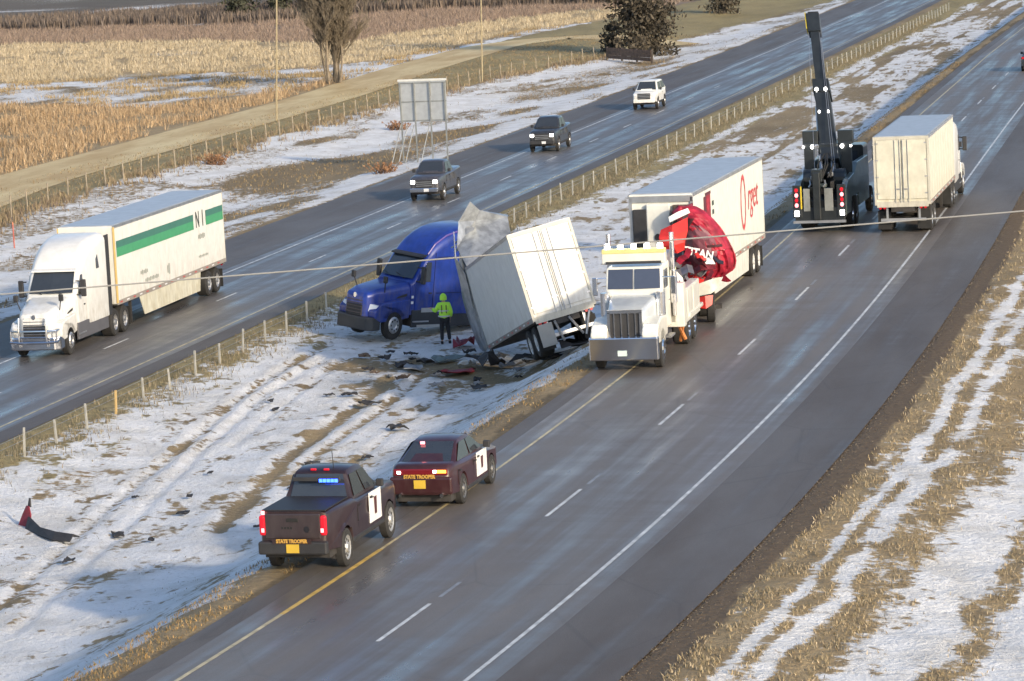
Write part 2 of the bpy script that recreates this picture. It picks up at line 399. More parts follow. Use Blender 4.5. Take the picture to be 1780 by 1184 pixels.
def strip(name, curve, o0, o1, y0, y1, z, mat, parent=None, step=2.0, cols=1, both=True):
    """road sheet between two offsets of a centre curve, uv in metres"""
    ys = np.linspace(y0, y1, max(1, int(round((y1 - y0) / step))) + 1)
    os_ = np.linspace(o0, o1, cols + 1)
    v = [(float(curve(y)) + o, y, z) for y in ys for o in os_]; k = cols + 1
    fc = [(j * k + i, j * k + i + 1, (j + 1) * k + i + 1, (j + 1) * k + i) for j in range(len(ys) - 1) for i in range(cols)]
    if o1 < o0: fc = [q[::-1] for q in fc]
    me = bpy.data.meshes.new(name); me.from_pydata(v, [], fc); me.update()
    u = me.uv_layers.new(name='uv')
    uvs = [(o, y) for y in ys for o in os_]
    for lp in me.loops: u.data[lp.index].uv = uvs[lp.vertex_index]
    me.materials.append(mat)
    return link(name, me, parent)
ASPH = road_mat('wet_asphalt', (.165, .148, .132), .64, 1, .5)
ASPH_F = road_mat('damp_asphalt', (.150, .144, .142), .70, 2, .5)
ASPH_S = road_mat('shoulder_asphalt', (.130, .120, .112), .10, 3, .25)
WHITE_LINE = M('worn_white_line_paint', (.56, .56, .54), .5, vary=.3)
YELLOW_LINE = M('worn_yellow_line_paint', (.62, .40, .10), .5, vary=.25)
PALE_LINE = M('dirty_line_paint', (.50, .41, .23), .5, vary=.3)
FADED = M('faded_line_paint', (.22, .22, .22), .45, vary=.3)
near = tag(strip('near_road', cN, -3.75, 3.62, -14, 900, .006, ASPH, cols=3), kind='structure')
tag(strip('near_road_shoulder', cN, 3.62, 6.12, -14, 900, .004, ASPH_S, cols=2), kind='structure')
tag(strip('median_shoulder', cN, -4.35, -3.75, -14, 900, .003, ASPH_S), kind='structure')
far = tag(strip('far_road', cF, -3.5, 3.5, -14, 900, ZF + .006, ASPH_F, cols=3), kind='structure')
tag(strip('far_road_outer_shoulder', cF, -7.75, -3.5, -14, 900, ZF + .004, ASPH_S, cols=2), kind='structure')
tag(strip('far_road_inner_shoulder', cF, 3.5, 4.42, -14, 900, ZF + .004, ASPH_S), kind='structure')
def line(name, curve, o, w, y0, y1, z, mat, parent): return strip(name, curve, o - w / 2, o + w / 2, y0, y1, z, mat, parent, step=2.)
line('edge_line', cN, 3.0, .10, -14, 420, .011, WHITE_LINE, near)
line('edge_line', cN, -3.08, .11, -14, 2, .011, PALE_LINE, near)
line('edge_line', cN, -3.08, .13, 2, 9.2, .011, YELLOW_LINE, near)
line('edge_line', cN, -3.08, .09, 9.2, 420, .011, PALE_LINE, near)
for k in range(-1, 14):
    y0 = -.45 + 13.85 * k
    line('lane_dash', cN, 0, .10, y0, y0 + 3.7, .011, WHITE_LINE, near)
    line('faded_lane_dash', cN, .02, .10, y0 + 4.4, y0 + 6.0, .011, FADED, near)
line('edge_line', cF, -3.0, .12, -14, 420, ZF + .011, WHITE_LINE, far)
line('edge_line', cF, 3.1, .10, -14, 420, ZF + .011, PALE_LINE, far)
FDY = [14.2, 28.2, 41.9, 55.7, 70.1, 84.4, 98.7, 111.6, 124.5, 137.4, 150.9, 162.8, 176, 189, 202, 215]
for y0 in FDY: line('lane_dash', cF, 0, .11, y0, y0 + 2.9, ZF + .011, WHITE_LINE, far)

def build_frontage():
    pts = [Vector((x, y, 0)) for x, y in ROADF]; P = []
    for k in range(len(pts) - 1):
        for i in range(8):
            t = i / 8; a = pts[max(k - 1, 0)]; b = pts[k]; c = pts[k + 1]; d = pts[min(k + 2, len(pts) - 1)]
            P.append(.5 * ((2 * b) + (c - a) * t + (2 * a - 5 * b + 4 * c - d) * t * t + (3 * b - a - 3 * c + d) * t**3))
    v, f, uv, s = [], [], [], 0
    for k, p in enumerate(P):
        d = (P[min(k + 1, len(P) - 1)] - P[max(k - 1, 0)]).normalized(); q = Vector((-d.y, d.x, 0)); s += (P[k] - P[k - 1]).length if k else 0
        for o in (-3.3, 0, 3.3):
            w = p + q * o; v.append((w.x, w.y, float(base_z(w.x, w.y)) + .03)); uv.append((o, s))
    for k in range(len(P) - 1):
        for i in (0, 1): f.append((k * 3 + i + 1, k * 3 + i, (k + 1) * 3 + i, (k + 1) * 3 + i + 1))
    me = bpy.data.meshes.new('frontage_road'); me.from_pydata(v, [], f); me.update()
    u = me.uv_layers.new(name='uv')
    for lp in me.loops: u.data[lp.index].uv = uv[lp.vertex_index]
    me.materials.append(road_mat('pale_frontage_asphalt', (.62, .50, .28), -1.0, 5, .03))
    bm = bmesh.new(); bm.from_mesh(me); bmesh.ops.recalc_face_normals(bm, faces=bm.faces)
    bm.faces.ensure_lookup_table()
    if bm.faces[0].normal.z < 0: bmesh.ops.reverse_faces(bm, faces=bm.faces)
    bm.to_mesh(me); bm.free()
    tag(link('frontage_road', me), kind='structure')
build_frontage()

# ================================================================== VEHICLES
# local axes of every vehicle: x to its right, y forward, z up, origin on the ground
BLACK = M('black_rubber', (.018, .018, .018), .8, vary=.3)
TYRE = M('tyre_rubber', (.028, .027, .026), .85, vary=.3)
DARK = M('dark_plastic', (.03, .03, .032), .6, vary=.2)
CHASSIS = M('grimy_chassis', (.035, .032, .03), .8, vary=.4)
GLASS = M('tinted_glass', (.035, .042, .052), .06, spec=.9)
CHROME = M('chrome', (.72, .72, .74), .18, 1.0, vary=.04)
DULL_METAL = M('dull_aluminium', (.50, .50, .50), .42, .85, vary=.12)
LAMP_W = M('lit_white_lamp', (.9, .9, .9), .3, emit=(1, .97, .92, 7))
LAMP_CLEAR = M('clear_lamp_lens', (.75, .76, .78), .15)
LAMP_R = M('lit_red_lamp', (.55, .012, .025), .25, emit=(1, .02, .05, .12))
LAMP_RB = M('bright_red_lamp', (.9, .2, .2), .3, emit=(1, .22, .25, 2.5))
LENS_R = M('red_lens', (.45, .012, .02), .25)
LAMP_B = M('lit_blue_lamp', (.1, .2, 1), .3, emit=(.02, .09, 1, 4))
LAMP_A = M('lit_amber_lamp', (1, .5, .05), .3, emit=(1, .48, .05, 2.5))
AMBER = M('amber_lens', (.75, .42, .05), .3)
WPAINT = M('white_truck_paint', (.72, .72, .69), .32, coat=.3, dirt=.75, dirtcol=(.36, .31, .22))
WPANEL = M('white_trailer_panel', (.72, .71, .66), .42, dirt=.8, dirtcol=(.38, .33, .24), vary=.05)
CREAM = M('cream_dirty_panel', (.62, .60, .49), .5, dirt=.8, dirtcol=(.42, .36, .22), vary=.1)
ROOFM = M('trailer_roof_skin', (.46, .48, .50), .42, .3, vary=.08)
_wheel = {}
def wheel(parent, x, y, r, w, side, rim=DULL_METAL, dish=.05, rimr=.58):
    """tyre with a rim as its sub-part, alike wheels share their meshes"""
    key = (round(r, 3), round(w, 3), side, rim.name, dish, rimr)
    if key not in _wheel:
        t = MB(); h = w / 2; rr = r * rimr
        t.lathe([(-h, rr), (-h, r * .9), (-h * .75, r), (h * .75, r), (h, r * .9), (h, rr), (-h, rr)], (0, 0, 0), n=24)
        q = MB(); s = side
        q.lathe([(s * (h - .01), rr * 1.03), (s * (h - dish * .3), rr * .92), (s * (h - dish), rr * .82), (s * (h - dish), rr * .45), (s * (h + .02), rr * .36), (s * (h + .03), .001)], (0, 0, 0), n=16)
        for k in range(8):
            a = k * math.pi / 4; q.cyl((s * (h - dish + .01), rr * .63 * math.cos(a), rr * .63 * math.sin(a)), (s * (h - dish - .004), rr * .63 * math.cos(a), rr * .63 * math.sin(a)), rr * .12, n=6, mi=1)
        a = t.build('wheel', TYRE, smooth=False); b = q.build('rim', [rim, CHASSIS], smooth=False)
        _wheel[key] = (a.data, b.data); bpy.data.objects.remove(a); bpy.data.objects.remove(b)
    a = link('wheel', _wheel[key][0], parent); a.location = (x, y, r)
    link('rim', _wheel[key][1], a); return a
def part(parent, name, mat, mb, bevel=0., smooth=False): return mb.build(name, mat, parent, bevel, smooth)
def B(c, d, mi=0): return MB().box(c, d, mi)
def both(fn):
    for s in (-1, 1): fn(s)

def tractor(t, paint, paint_low, guard=False, lamps=LAMP_CLEAR, detail=True, skirt=DARK, low=False, bars=CHROME):
    """long-nosed sleeper tractor, front bumper at y = 0, cab back at y = -6.3"""
    hood = MB().loft([rrect(-.12, .50, .78, 1.46, .10), rrect(-.22, .66, .75, 1.60, .16), rrect(-.75, .86, .8, 1.76, .24), rrect(-1.5, .98, .9, 1.88, .30), rrect(-2.35, 1.08, .95, 2.02, .34)])
    part(t, 'hood', paint, hood, .02, True)
    cab = MB().loft([rrect(-2.25, 1.10, .85, 2.00, .20), rrect(-2.42, 1.13, .85, 2.08, .16), rrect(-3.05, 1.14, .85, 2.90, .20), rrect(-3.12, 1.14, .85, 3.00, .30), rrect(-3.3, 1.15, .85, 3.22, .38), rrect(-3.55, 1.16, .85, 3.43, .42), rrect(-3.9, 1.175, .85, 3.63, .44), rrect(-4.35, 1.19, .85, 3.80, .44), rrect(-4.9, 1.2, .85, 3.91, .42), rrect(-5.5, 1.21, .85, 3.97, .40), rrect(-6.1, 1.22, .85, 3.99, .36), rrect(-6.3, 1.2, .85, 3.95, .30)])
    if low: cab.v = [(x, y, z if z < 2.9 else 2.9 + (z - 2.9) * .55) for x, y, z in cab.v]
    c = part(t, 'cab', paint, cab, 0, True)
    part(t, 'windshield', GLASS, MB().add([(-.98, -2.40, 2.13), (-.0, -2.33, 2.13), (.98, -2.40, 2.13), (.92, -3.02, 2.87), (0, -2.98, 2.88), (-.92, -3.02, 2.87)], [(0, 1, 4, 5), (1, 2, 3, 4)]))
    part(t, 'sun_visor', DARK if paint is not WPAINT else paint, MB().hexa([(-1.0, -3.12, 2.90), (1.0, -3.12, 2.90), (-1.0, -2.86, 2.86), (1.0, -2.86, 2.86), (-1.0, -3.12, 2.97), (1.0, -3.12, 2.97), (-1.0, -2.88, 2.91), (1.0, -2.88, 2.91)]))
    part(t, 'wiper', BLACK, MB().tube([(-.5, -2.36, 2.10), (.1, -2.42, 2.25)], .015, 4)); part(t, 'wiper', BLACK, MB().tube([(.4, -2.36, 2.10), (.85, -2.45, 2.22)], .015, 4))
    for s in (-1, 1):
        x = s * 1.15
        part(t, 'side_window', GLASS, MB().hexa([(x - .012, -3.28, 2.02), (x + .012, -3.28, 2.02), (x - .012, -2.62, 2.02), (x + .012, -2.62, 2.02), (x - .012, -3.28, 2.72), (x + .012, -3.28, 2.72), (x - .012, -3.05, 2.72), (x + .012, -3.05, 2.72)]))
        low or part(t, 'sleeper_window', GLASS, MB().hexa([(s * 1.205, -5.3, 2.75), (s * 1.225, -5.3, 2.75), (s * 1.205, -4.95, 2.75), (s * 1.225, -4.95, 2.75), (s * 1.205, -5.15, 3.25), (s * 1.225, -5.15, 3.25), (s * 1.205, -4.95, 3.1), (s * 1.225, -4.95, 3.1)]))
        d = part(t, 'door', paint, B((s * 1.146, -2.95, 1.45), (.03, .95, 1.05)), .012)
        part(d, 'handle', DARK, B((s * 1.17, -3.3, 1.62), (.03, .16, .05)))
        part(t, 'fender', paint, MB().prism([(-.28, .78), (-.28, 1.02), (-.6, 1.28), (-1.35, 1.36), (-2.2, 1.44), (-2.2, .74), (-2.02, .74)] + [(-1.36 - .66 * math.cos(a), .55 + .66 * math.sin(a)) for a in [R(165 - 15 * k) for k in range(11)]] + [(-.6, .62)], s * .70, s * 1.17), .05)
        part(t, 'headlight', lamps, MB().hexa([(s * .66, -.46, .98), (s * 1.08, -.62, .98), (s * .66, -.28, .98), (s * 1.08, -.33, .98), (s * .66, -.58, 1.24), (s * 1.08, -.70, 1.22), (s * .66, -.34, 1.24), (s * 1.08, -.45, 1.22)]), .02)
        part(t, 'skirt_panel', skirt, B((s * 1.12, -4.3, .72), (.10, 3.9, .62)), .02)
        part(t, 'step', DULL_METAL, B((s * 1.15, -2.85, .62), (.10, .9, .05)))
        part(t, 'side_fairing', DARK, B((s * 1.17, -6.55, 2.1 if low else 2.35), (.05, .50, 2.4 if low else 3.0)), .01)
        m = part(t, 'mirror', DARK, B((s * 1.42, -2.62, 2.28), (.22, .14, .62)), .03)
        [part(m, 'mirror_arm', DARK, MB().tube([(s * 1.12, -2.5, z), (s * 1.4, -2.6, z - .02)], .025)) for z in (2.55, 2.05)]
        hm = part(t, 'hood_mirror', DARK, B((s * 1.02, -.85, 2.12), (.20, .12, .24)), .03)
        part(hm, 'mirror_arm', DARK, MB().tube([(s * .88, -.98, 1.66), (s * 1.0, -.86, 2.05)], .025))
        part(t, 'hood_vent', DARK, MB().hexa([(s * 1.03, -2.1, 1.52), (s * 1.055, -2.1, 1.52), (s * .985, -1.55, 1.44), (s * 1.01, -1.55, 1.44), (s * 1.03, -2.1, 1.62), (s * 1.055, -2.1, 1.62), (s * .985, -1.62, 1.5), (s * 1.01, -1.62, 1.5)]))
        wheel(t, s * 1.02, -1.36, .52, .30, s, rim=DULL_METAL, dish=-.05)
        for y in (-7.0, -8.3): wheel(t, s * .92, y, .52, .60, s, rim=DULL_METAL, dish=.14)
    part(t, 'bumper', paint_low, MB().loft([[(-1.16, -.62, .35), (-1.16, -.62, .80), (1.16, -.62, .80), (1.16, -.62, .35)], [(-1.14, -.22, .32), (-1.12, -.22, .80), (1.12, -.22, .80), (1.14, -.22, .32)], [(-.9, .0, .32), (-.9, .0, .78), (.9, .0, .78), (.9, .0, .32)]]), .04)
    g = part(t, 'grille', DARK, MB().hexa([(-.50, -.13, .80), (.50, -.13, .80), (-.46, -.06, .80), (.46, -.06, .80), (-.56, -.24, 1.52), (.56, -.24, 1.52), (-.54, -.17, 1.52), (.54, -.17, 1.52)]), .02)
    for k in range(6):
        z = .90 + k * .11; part(g, 'bar', bars, B((0, -.035 - (z - .8) * .16, z), (.96, .03, .030)))
    part(t, 'badge', CHROME, MB().cyl((0, -.14, 1.50), (0, -.10, 1.50), .09, n=12))
    part(t, 'chassis', CHASSIS, MB().box((0, -4.6, .85), (.9, 8.4, .26)).box((0, -7.65, .55), (1.6, .16, .16)).box((0, -7.65, 1.08), (1.0, 1.3, .14)).box((0, -4.2, .62), (1.9, 3.4, .4)))
    both(lambda s: part(t, 'mud_flap', BLACK, B((s * .92, -9.0, .55), (.6, .02, .7))))
    if guard:
        gb = MB()
        for x in (-.62, .62): gb.tube([(x, .10, .45), (x, .13, 1.0), (x, .02, 1.5)], .045, 8)
        gb.tube([(-1.08, -.3, .72), (-1.05, .02, .62), (-.62, .13, .60), (.62, .13, .60), (1.05, .02, .62), (1.08, -.3, .72)], .05, 8)
        gb.tube([(-1.05, -.3, 1.02), (-1.0, .0, 1.02), (-.62, .12, 1.02), (.62, .12, 1.02), (1.0, .0, 1.02), (1.05, -.3, 1.02)], .04, 8)
        gb.tube([(-.62, .12, 1.02), (-.62, .12, .8), (.62, .12, .8), (.62, .12, 1.02)], .03, 8)
        for x in (-1.02, 1.02): gb.tube([(x, .02, .62), (x, .0, 1.02)], .035, 8)
        part(t, 'bull_bar', CHROME, gb, 0, True)

def trailer_parts(t, y0, L, panel=WPANEL, doorm=WPANEL, W=2.6, zb=1.15, zt=4.11, skirt=None, axles=(1.3, 2.6), roof=ROOFM, nose_post=None, wheels=True, seams=True, rim=DULL_METAL, landing=True):
    """box trailer whose nose lies at y0; parts go under t"""
    yr = y0 - L; w = W / 2; h = zt - zb
    box = part(t, 'trailer_box', panel, B((0, y0 - L / 2, (zb + zt) / 2), (W - .02, L - .02, h - .02)), .03)
    part(t, 'roof_skin', roof, B((0, y0 - L / 2, zt + .004), (W - .14, L - .14, .03)))
    for s in (-1, 1):
        part(t, 'top_rail', DULL_METAL, B((s * (w - .01), y0 - L / 2, zt - .05), (.035, L, .11)))
        part(t, 'bottom_rail', M('grimy_bottom_rail', (.30, .27, .24), .6, dirt=.5), B((s * (w - .005), y0 - L / 2, zb + .06), (.035, L, .16)))
        rt = MB()
        for k in range(int(L / .9)):
            rt.box((s * (w + .014), y0 - .5 - k * .9, zb + .06), (.008, .32, .05), k % 2)
        tp_ = part(t, 'reflective_tape', [M('tape_red', (.45, .05, .04), .4), M('tape_white', (.7, .7, .7), .4)], rt); tp_['kind'] = 'stuff'
        if nose_post: part(t, 'corner_post', nose_post, B((s * (w - .01), y0 - .06, (zb + zt) / 2), (.05, .16, h - .1)))
        if seams:
            sm = MB()
            for k in range(1, int(L / 1.22)): sm.box((s * (w - .008), y0 - k * 1.22, (zb + zt) / 2), (.008, .035, h - .3))
            part(t, 'side_seams', M('panel_joint', (.60, .59, .55), .5), sm)['kind'] = 'stuff'
        if skirt:
            part(t, 'side_skirt', skirt, MB().hexa([(s * (w - .03), y0 - L + 4.3, .38), (s * w, y0 - L + 4.3, .38), (s * (w - .03), y0 - 3.6, .38), (s * w, y0 - 3.6, .38), (s * (w - .03), y0 - L + 4.1, zb - .02), (s * w, y0 - L + 4.1, zb - .02), (s * (w - .03), y0 - 3.0, zb - .02), (s * w, y0 - 3.0, zb - .02)]))
        if wheels:
            for a in axles: wheel(t, s * (w - .36), yr + a, .52, .58, s, rim=rim, dish=.14)
        part(t, 'mud_flap', BLACK, B((s * (w - .38), yr + .45, .52), (.62, .02, .74)))
        [part(t, 'tail_lamp', LENS_R, MB().cyl((s * (w - q), yr - .03, zb - .10), (s * (w - q), yr, zb - .10), .07)) for q in (.25, .45)]
    # rear frame, doors with lock rods and hinges
    fr = MB()
    for s in (-1, 1): fr.box((s * (w - .05), yr - .005, (zb + zt) / 2), (.10, .05, h))
    fr.box((0, yr - .005, zt - .06), (W - .2, .05, .12)).box((0, yr - .005, zb + .02), (W - .2, .06, .22))
    part(t, 'rear_frame', M('rear_frame_paint', (.52, .50, .42), .5, dirt=.5), fr)
    for s in (-1, 1):
        d = part(t, 'rear_door', doorm, B((s * (w - .13) / 2, yr - .022, (zb + zt) / 2 + .05), (w - .15, .03, h - .36)), .008)
        for q in (.07, .30):
            part(d, 'lock_rod', DULL_METAL, MB().cyl((s * q, yr - .055, zb + .1), (s * q, yr - .055, zt - .14), .018, n=6))
        for k in range(4): part(d, 'hinge', DULL_METAL, B((s * (w - .16), yr - .042, zb + .45 + k * .66), (.14, .015, .05)))
        part(d, 'lock_handle', DULL_METAL, B((s * .20, yr - .06, zb + .62), (.24, .015, .05)))
    part(t, 'door_gap', BLACK, B((0, yr - .03, (zb + zt) / 2 + .05), (.02, .022, h - .4)))
    ub = MB().box((0, yr + .12, .55), (W - .5, .09, .11))
    for x in (-.75, .75): ub.box((x, yr + .16, .82), (.10, .06, .5))
    part(t, 'underride_bar', DULL_METAL, ub)
    un = MB().box((0, yr + 2.0, zb - .18), (1.1, 4.0, .2)).box((0, y0 - L / 2, zb - .03), (W - .1, L - .1, .06))
    for a in axles: un.cyl((-w + .3, yr + a, .52), (w - .3, yr + a, .52), .07)
    part(t, 'undercarriage', CHASSIS, un)
    if landing:
        for s in (-1, 1): part(t, 'landing_leg', CHASSIS, MB().box((s * .85, y0 - 2.9, .66), (.12, .12, .98)).box((s * .85, y0 - 2.9, .16), (.3, .3, .03)))
    return box

# ---- white tractor-trailer with a green stripe on the far carriageway
H = math.pi + .072
t = thing('semi_truck', 'white sleeper tractor hauling a white trailer with a green stripe on the far road', 'truck', (0, 0, 0), H)
tractor(t, WPAINT, CHROME, guard=True, skirt=M('grey_skirt', (.10, .10, .11), .5))
trailer_parts(t, -7.2, 16.15, skirt=CREAM, nose_post=M('amber_corner_post', (.62, .44, .16), .5))
GREEN = M('green_stripe', (.06, .30, .14), .45); DGREEN = M('dark_green_stripe', (.05, .17, .13), .45)
xs = -1.312
st = MB()
for y0, y1 in ((-7.5, -18.6), (-20.55, -23.25)):
    st.box((xs, (y0 + y1) / 2, 3.08), (.008, y0 - y1, .34), 0).box((xs, (y0 + y1) / 2, 3.38), (.008, y0 - y1, .26), 1)
part(t, 'stripe', [GREEN, DGREEN], st)
INK = M('dark_lettering', (.05, .07, .06), .5)
text_mesh('N', .95, INK, t, 'lettering', (xs, -19.25, 3.22), (0, -1, 0), (0, 0, 1), sx=.8)
text_mesh('I', .95, INK, t, 'lettering', (xs, -20.05, 3.22), (0, -1, 0), (0, 0, 1))
FAINT = M('faint_lettering', (.36, .38, .34), .5)
mk = MB()
for y, z, n_, h_ in ((-19.3, 2.55, 5, .22), (-19.2, 1.75, 7, .10), (-10.6, 2.0, 5, .18), (-11.2, 1.65, 9, .16), (-14.4, 1.75, 2, .42)):
    for k in range(n_): mk.box((xs, y - k * .22, z), (.006, .13, h_ * (.7 + .3 * (k % 2))))
part(t, 'small_print', FAINT, mk)['kind'] = 'stuff'
anchor(t, (-1.3, -7.2, 0), (-31.72, 59.7, ZF + .01))

# ---- white box truck driving away in the near lane
t = thing('box_trailer_truck', 'cream white trailer with closed rear doors driving away beside the black wrecker', 'truck', (0, 0, 0), .072)
tractor(t, WPAINT, CHROME, low=True)
trailer_parts(t, -7.2, 12.6, panel=CREAM, doorm=CREAM, zt=3.84)
anchor(t, (0, -19.8, 0), (-2.28, 76.5, .01))

# ---- blue tractor pitched into the median
BLUE = M('blue_truck_paint', (.010, .036, .25), .36, coat=.35, vary=.18, dirt=.6, dirtcol=(.16, .14, .13))
BLUE_LOW = M('dark_grey_bumper', (.035, .038, .042), .55, vary=.15)
fw = Vector((-.50, -.87, 0)).normalized()
t = thing('blue_tractor', 'crashed blue sleeper tractor with its nose up against the cable barrier', 'truck', (0, 0, 0))
q = Matrix.Rotation(R(-7.5), 3, Vector((.31, -.95, .0))) @ Matrix.Rotation(math.atan2(-fw.x, fw.y), 3, 'Z')
t.rotation_euler = q.to_euler()
tractor(t, BLUE, BLUE_LOW, lamps=LAMP_CLEAR, skirt=BLUE_LOW, bars=M('black_grille_bar', (.06, .05, .055), .45))
for z in (1.62, 2.9): part(t, 'panel_joint', M('blue_joint', (.006, .012, .08), .6), B((-1.205, -4.9, z), (.02, 2.6, .02)))
part(t, 'panel_joint', M('blue_joint', (.006, .012, .08), .6), B((-1.165, -3.48, 2.0), (.02, .02, 2.1)))
part(t, 'roof_edge_trim', M('violet_trim', (.12, .08, .30), .35), MB().tube([(-1.02, -3.14, 2.98), (-1.03, -3.5, 3.34), (-1.04, -4.1, 3.64), (-1.05, -5.0, 3.86), (-1.05, -6.2, 3.92)], .035, 6))
[part(t, 'side_stripe', M('pale_side_stripe', (.35, .36, .36), .5), B((-1.178, -3.4, z), (.012, d, h))) for z, d, h in ((1.02, 1.1, .16), (.45, 1.5, .10))]
[part(t, 'side_marker', LAMP_CLEAR, B((-1.178, -2.3, z), (.012, .12, .09))) for z in (1.5, 1.3)]
anchor(t, (-1.05, -1.36, 0), (-20.2, 60.0, -2.0)); t.scale = (.95, .95, 1.14)

# ---- trailer lying tilted behind the blue tractor, its nose crushed
t = thing('wrecked_trailer', 'tilted white box trailer with its front end crushed and roof skin peeled up', 'trailer', (0, 0, 0))
t.rotation_euler = (Matrix.Rotation(R(27.5), 3, 'Z') @ Matrix.Rotation(R(-12.9), 3, 'X') @ Matrix.Rotation(R(-12.1), 3, 'Y')).to_euler()
trailer_parts(t, 10.4, 10.4, seams=False, landing=False, axles=(.95, 2.2), rim=M('pale_rim', (.6, .6, .58), .5))
CRUMP = M('crumpled_aluminium', (.36, .375, .385), .36, .45, vary=.3)
def crumple(name, rows, mat, parent, thick=.03, sub=0):
    """sheet through a grid of points, with its own thickness"""
    n, m = len(rows), len(rows[0]); mb = MB()
    mb.add([p for r in rows for p in r], [(i * m + j, i * m + j + 1, (i + 1) * m + j + 1, (i + 1) * m + j) for i in range(n - 1) for j in range(m - 1)])
    o = mb.build(name, mat, parent, fix=True, smooth=bool(sub))
    if sub: q_ = o.modifiers.new('sub', 'SUBSURF'); q_.levels = sub; q_.render_levels = sub
    s = o.modifiers.new('thickness', 'SOLIDIFY'); s.thickness = thick; s.offset = 0
    return o
rs = random.Random(3)
def jit(p, a): return tuple(c + rs.uniform(-a, a) for c in p)
ring = [(-1.3, 1.15), (-1.3, 2.1), (-1.3, 3.1), (-1.3, 4.11), (-.5, 4.11), (.4, 4.11), (1.3, 4.11), (1.3, 2.6)]
rows = [[(x, 10.4, z) for x, z in ring]]
for k, (dy, lift, squeeze) in enumerate(((.35, .5, .95), (.6, 1.2, .9), (.9, 1.6, .8), (1.3, 1.1, .85), (1.9, .6, .9), (2.6, .2, .9))):
    r = []
    for x, z in ring:
        up = smooth(2.4, 4.11, z) * lift * (1 - .5 * smooth(-.6, 1.3, x))
        r.append(jit((x * squeeze, 10.4 + dy + .25 * math.sin(z * 2 + k), z + float(up)), .17))
    rows.append(r)
crumple('crushed_nose', rows, CRUMP, t, .03, 1)
crumple('torn_side_skin', [[(-1.36, 10.1, 3.9), (-1.45, 10.5, 4.6), (-1.15, 10.8, 5.5)], [(-1.38, 10.4, 2.9), (-1.55, 10.8, 3.5), (-1.4, 11.1, 4.6)], [(-1.4, 10.6, 1.6), (-1.45, 11.0, 2.2), (-1.35, 11.4, 3.0)]], CRUMP, t)
crumple('peeled_roof_flap', [[(-1.3, 9.6, 4.14), (-.3, 9.6, 4.16), (.9, 9.8, 4.16)], [(-1.25, 10.7, 4.9), (-.2, 10.9, 5.3), (1.2, 11.0, 5.0)], [(-.8, 11.0, 5.8), (-.05, 11.4, 5.7), (1.35, 11.4, 5.5)], [(-.15, 10.6, 6.35), (.25, 11.2, 6.0), (1.5, 11.9, 5.6)]], CRUMP, t)
[part(t, 'frame_strut', DULL_METAL, MB().tube(q, .05)) for q in ([(-.5, -.1, 1.0), (-.3, .1, .3)], [(.1, -.05, 1.0), (.5, .1, .35)], [(.95, -.05, 1.0), (.6, .1, .3)])]
q = random.Random(41)
for k in range(5): part(t, 'bent_roof_bow', DULL_METAL, MB().tube([(-1.2, 10.8 + .35 * k, 4.4 + q.uniform(0, .8)), (-.3, 11.0 + .3 * k, 4.9 + q.uniform(0, .7)), (.9, 11.2 + .3 * k, 4.3 + q.uniform(0, .5))], .03, 5))
part(t, 'tail_panel', M('dirty_flap', (.30, .30, .28), .7), B((-.92, -.08, .62), (.6, .03, .75)), .01)
anchor(t, (0, 0, 1.15), (-9.35, 47.83, .59))

# ---- red tractor, wrecked, and the white trailer behind it
t = thing('refrigerated_trailer', 'white trailer with red script lettering standing behind the wrecked red cab', 'trailer', (0, 0, 0), math.pi + .046)
REEF = M('white_reefer_panel', (.70, .70, .64), .4, dirt=.5, dirtcol=(.4, .36, .28))
trailer_parts(t, 0, 15.6, panel=REEF, doorm=REEF, skirt=REEF, rim=M('pale_rim', (.6, .6, .58), .5))
RED = M('red_cab_paint', (.32, .013, .032), .55, coat=.05, vary=.45); RED2 = M('bright_red_panel', (.55, .03, .025), .4, vary=.15); SCRIPT = M('red_script', (.55, .07, .08), .5)
part(t, 'nose_frame', DULL_METAL, MB().box((0, .03, 3.95), (2.5, .06, .2)).box((-1.22, .03, 2.7), (.12, .06, 2.6)).box((1.22, .03, 2.7), (.12, .06, 2.6)))
part(t, 'nose_panel', REEF, MB().box((.1, .10, 3.05), (.95, .2, 1.5)), .05)
part(t, 'nose_vent', DARK, MB().box((.85, .09, 2.75), (.55, .16, 1.75)), .03)
part(t, 'nose_vent', M('brown_grille', (.10, .07, .05), .7), MB().box((-.78, .09, 3.25), (.62, .16, 1.0)), .03)
part(t, 'unit_lamp', DARK, MB().cyl((.15, .2, 2.7), (.15, .26, 2.7), .12))
x = -1.312
part(t, 'red_band', RED, MB().box((x, -2.9, 3.05), (.008, .9, 1.7)))
part(t, 'red_band_edge', M('dark_band', (.10, .02, .03), .5), MB().box((x, -2.2, 3.0), (.010, .4, 1.6)).box((x - .003, -2.9, 3.86), (.008, 1.1, .10)))
mk = MB()
for z in (3.45, 3.15, 2.45, 2.15): mk.box((x, -3.9, z), (.006, .32, .16))
part(t, 'small_print', INK, mk)['kind'] = 'stuff'
text_mesh('O', 3.0, SCRIPT, t, 'script_capital', (x, -10.6, 2.75), (0, -1, 0), (0, 0, 1), sx=.55, bold=-.05, shear=.1)
text_mesh('rget', 1.5, SCRIPT, t, 'script_letters', (x, -12.9, 2.95), (0, -1, 0), (0, 0, 1), shear=.3, bold=-.01)
anchor(t, (-1.3, -15.6, 0), (-5.78, 64.9, .01))

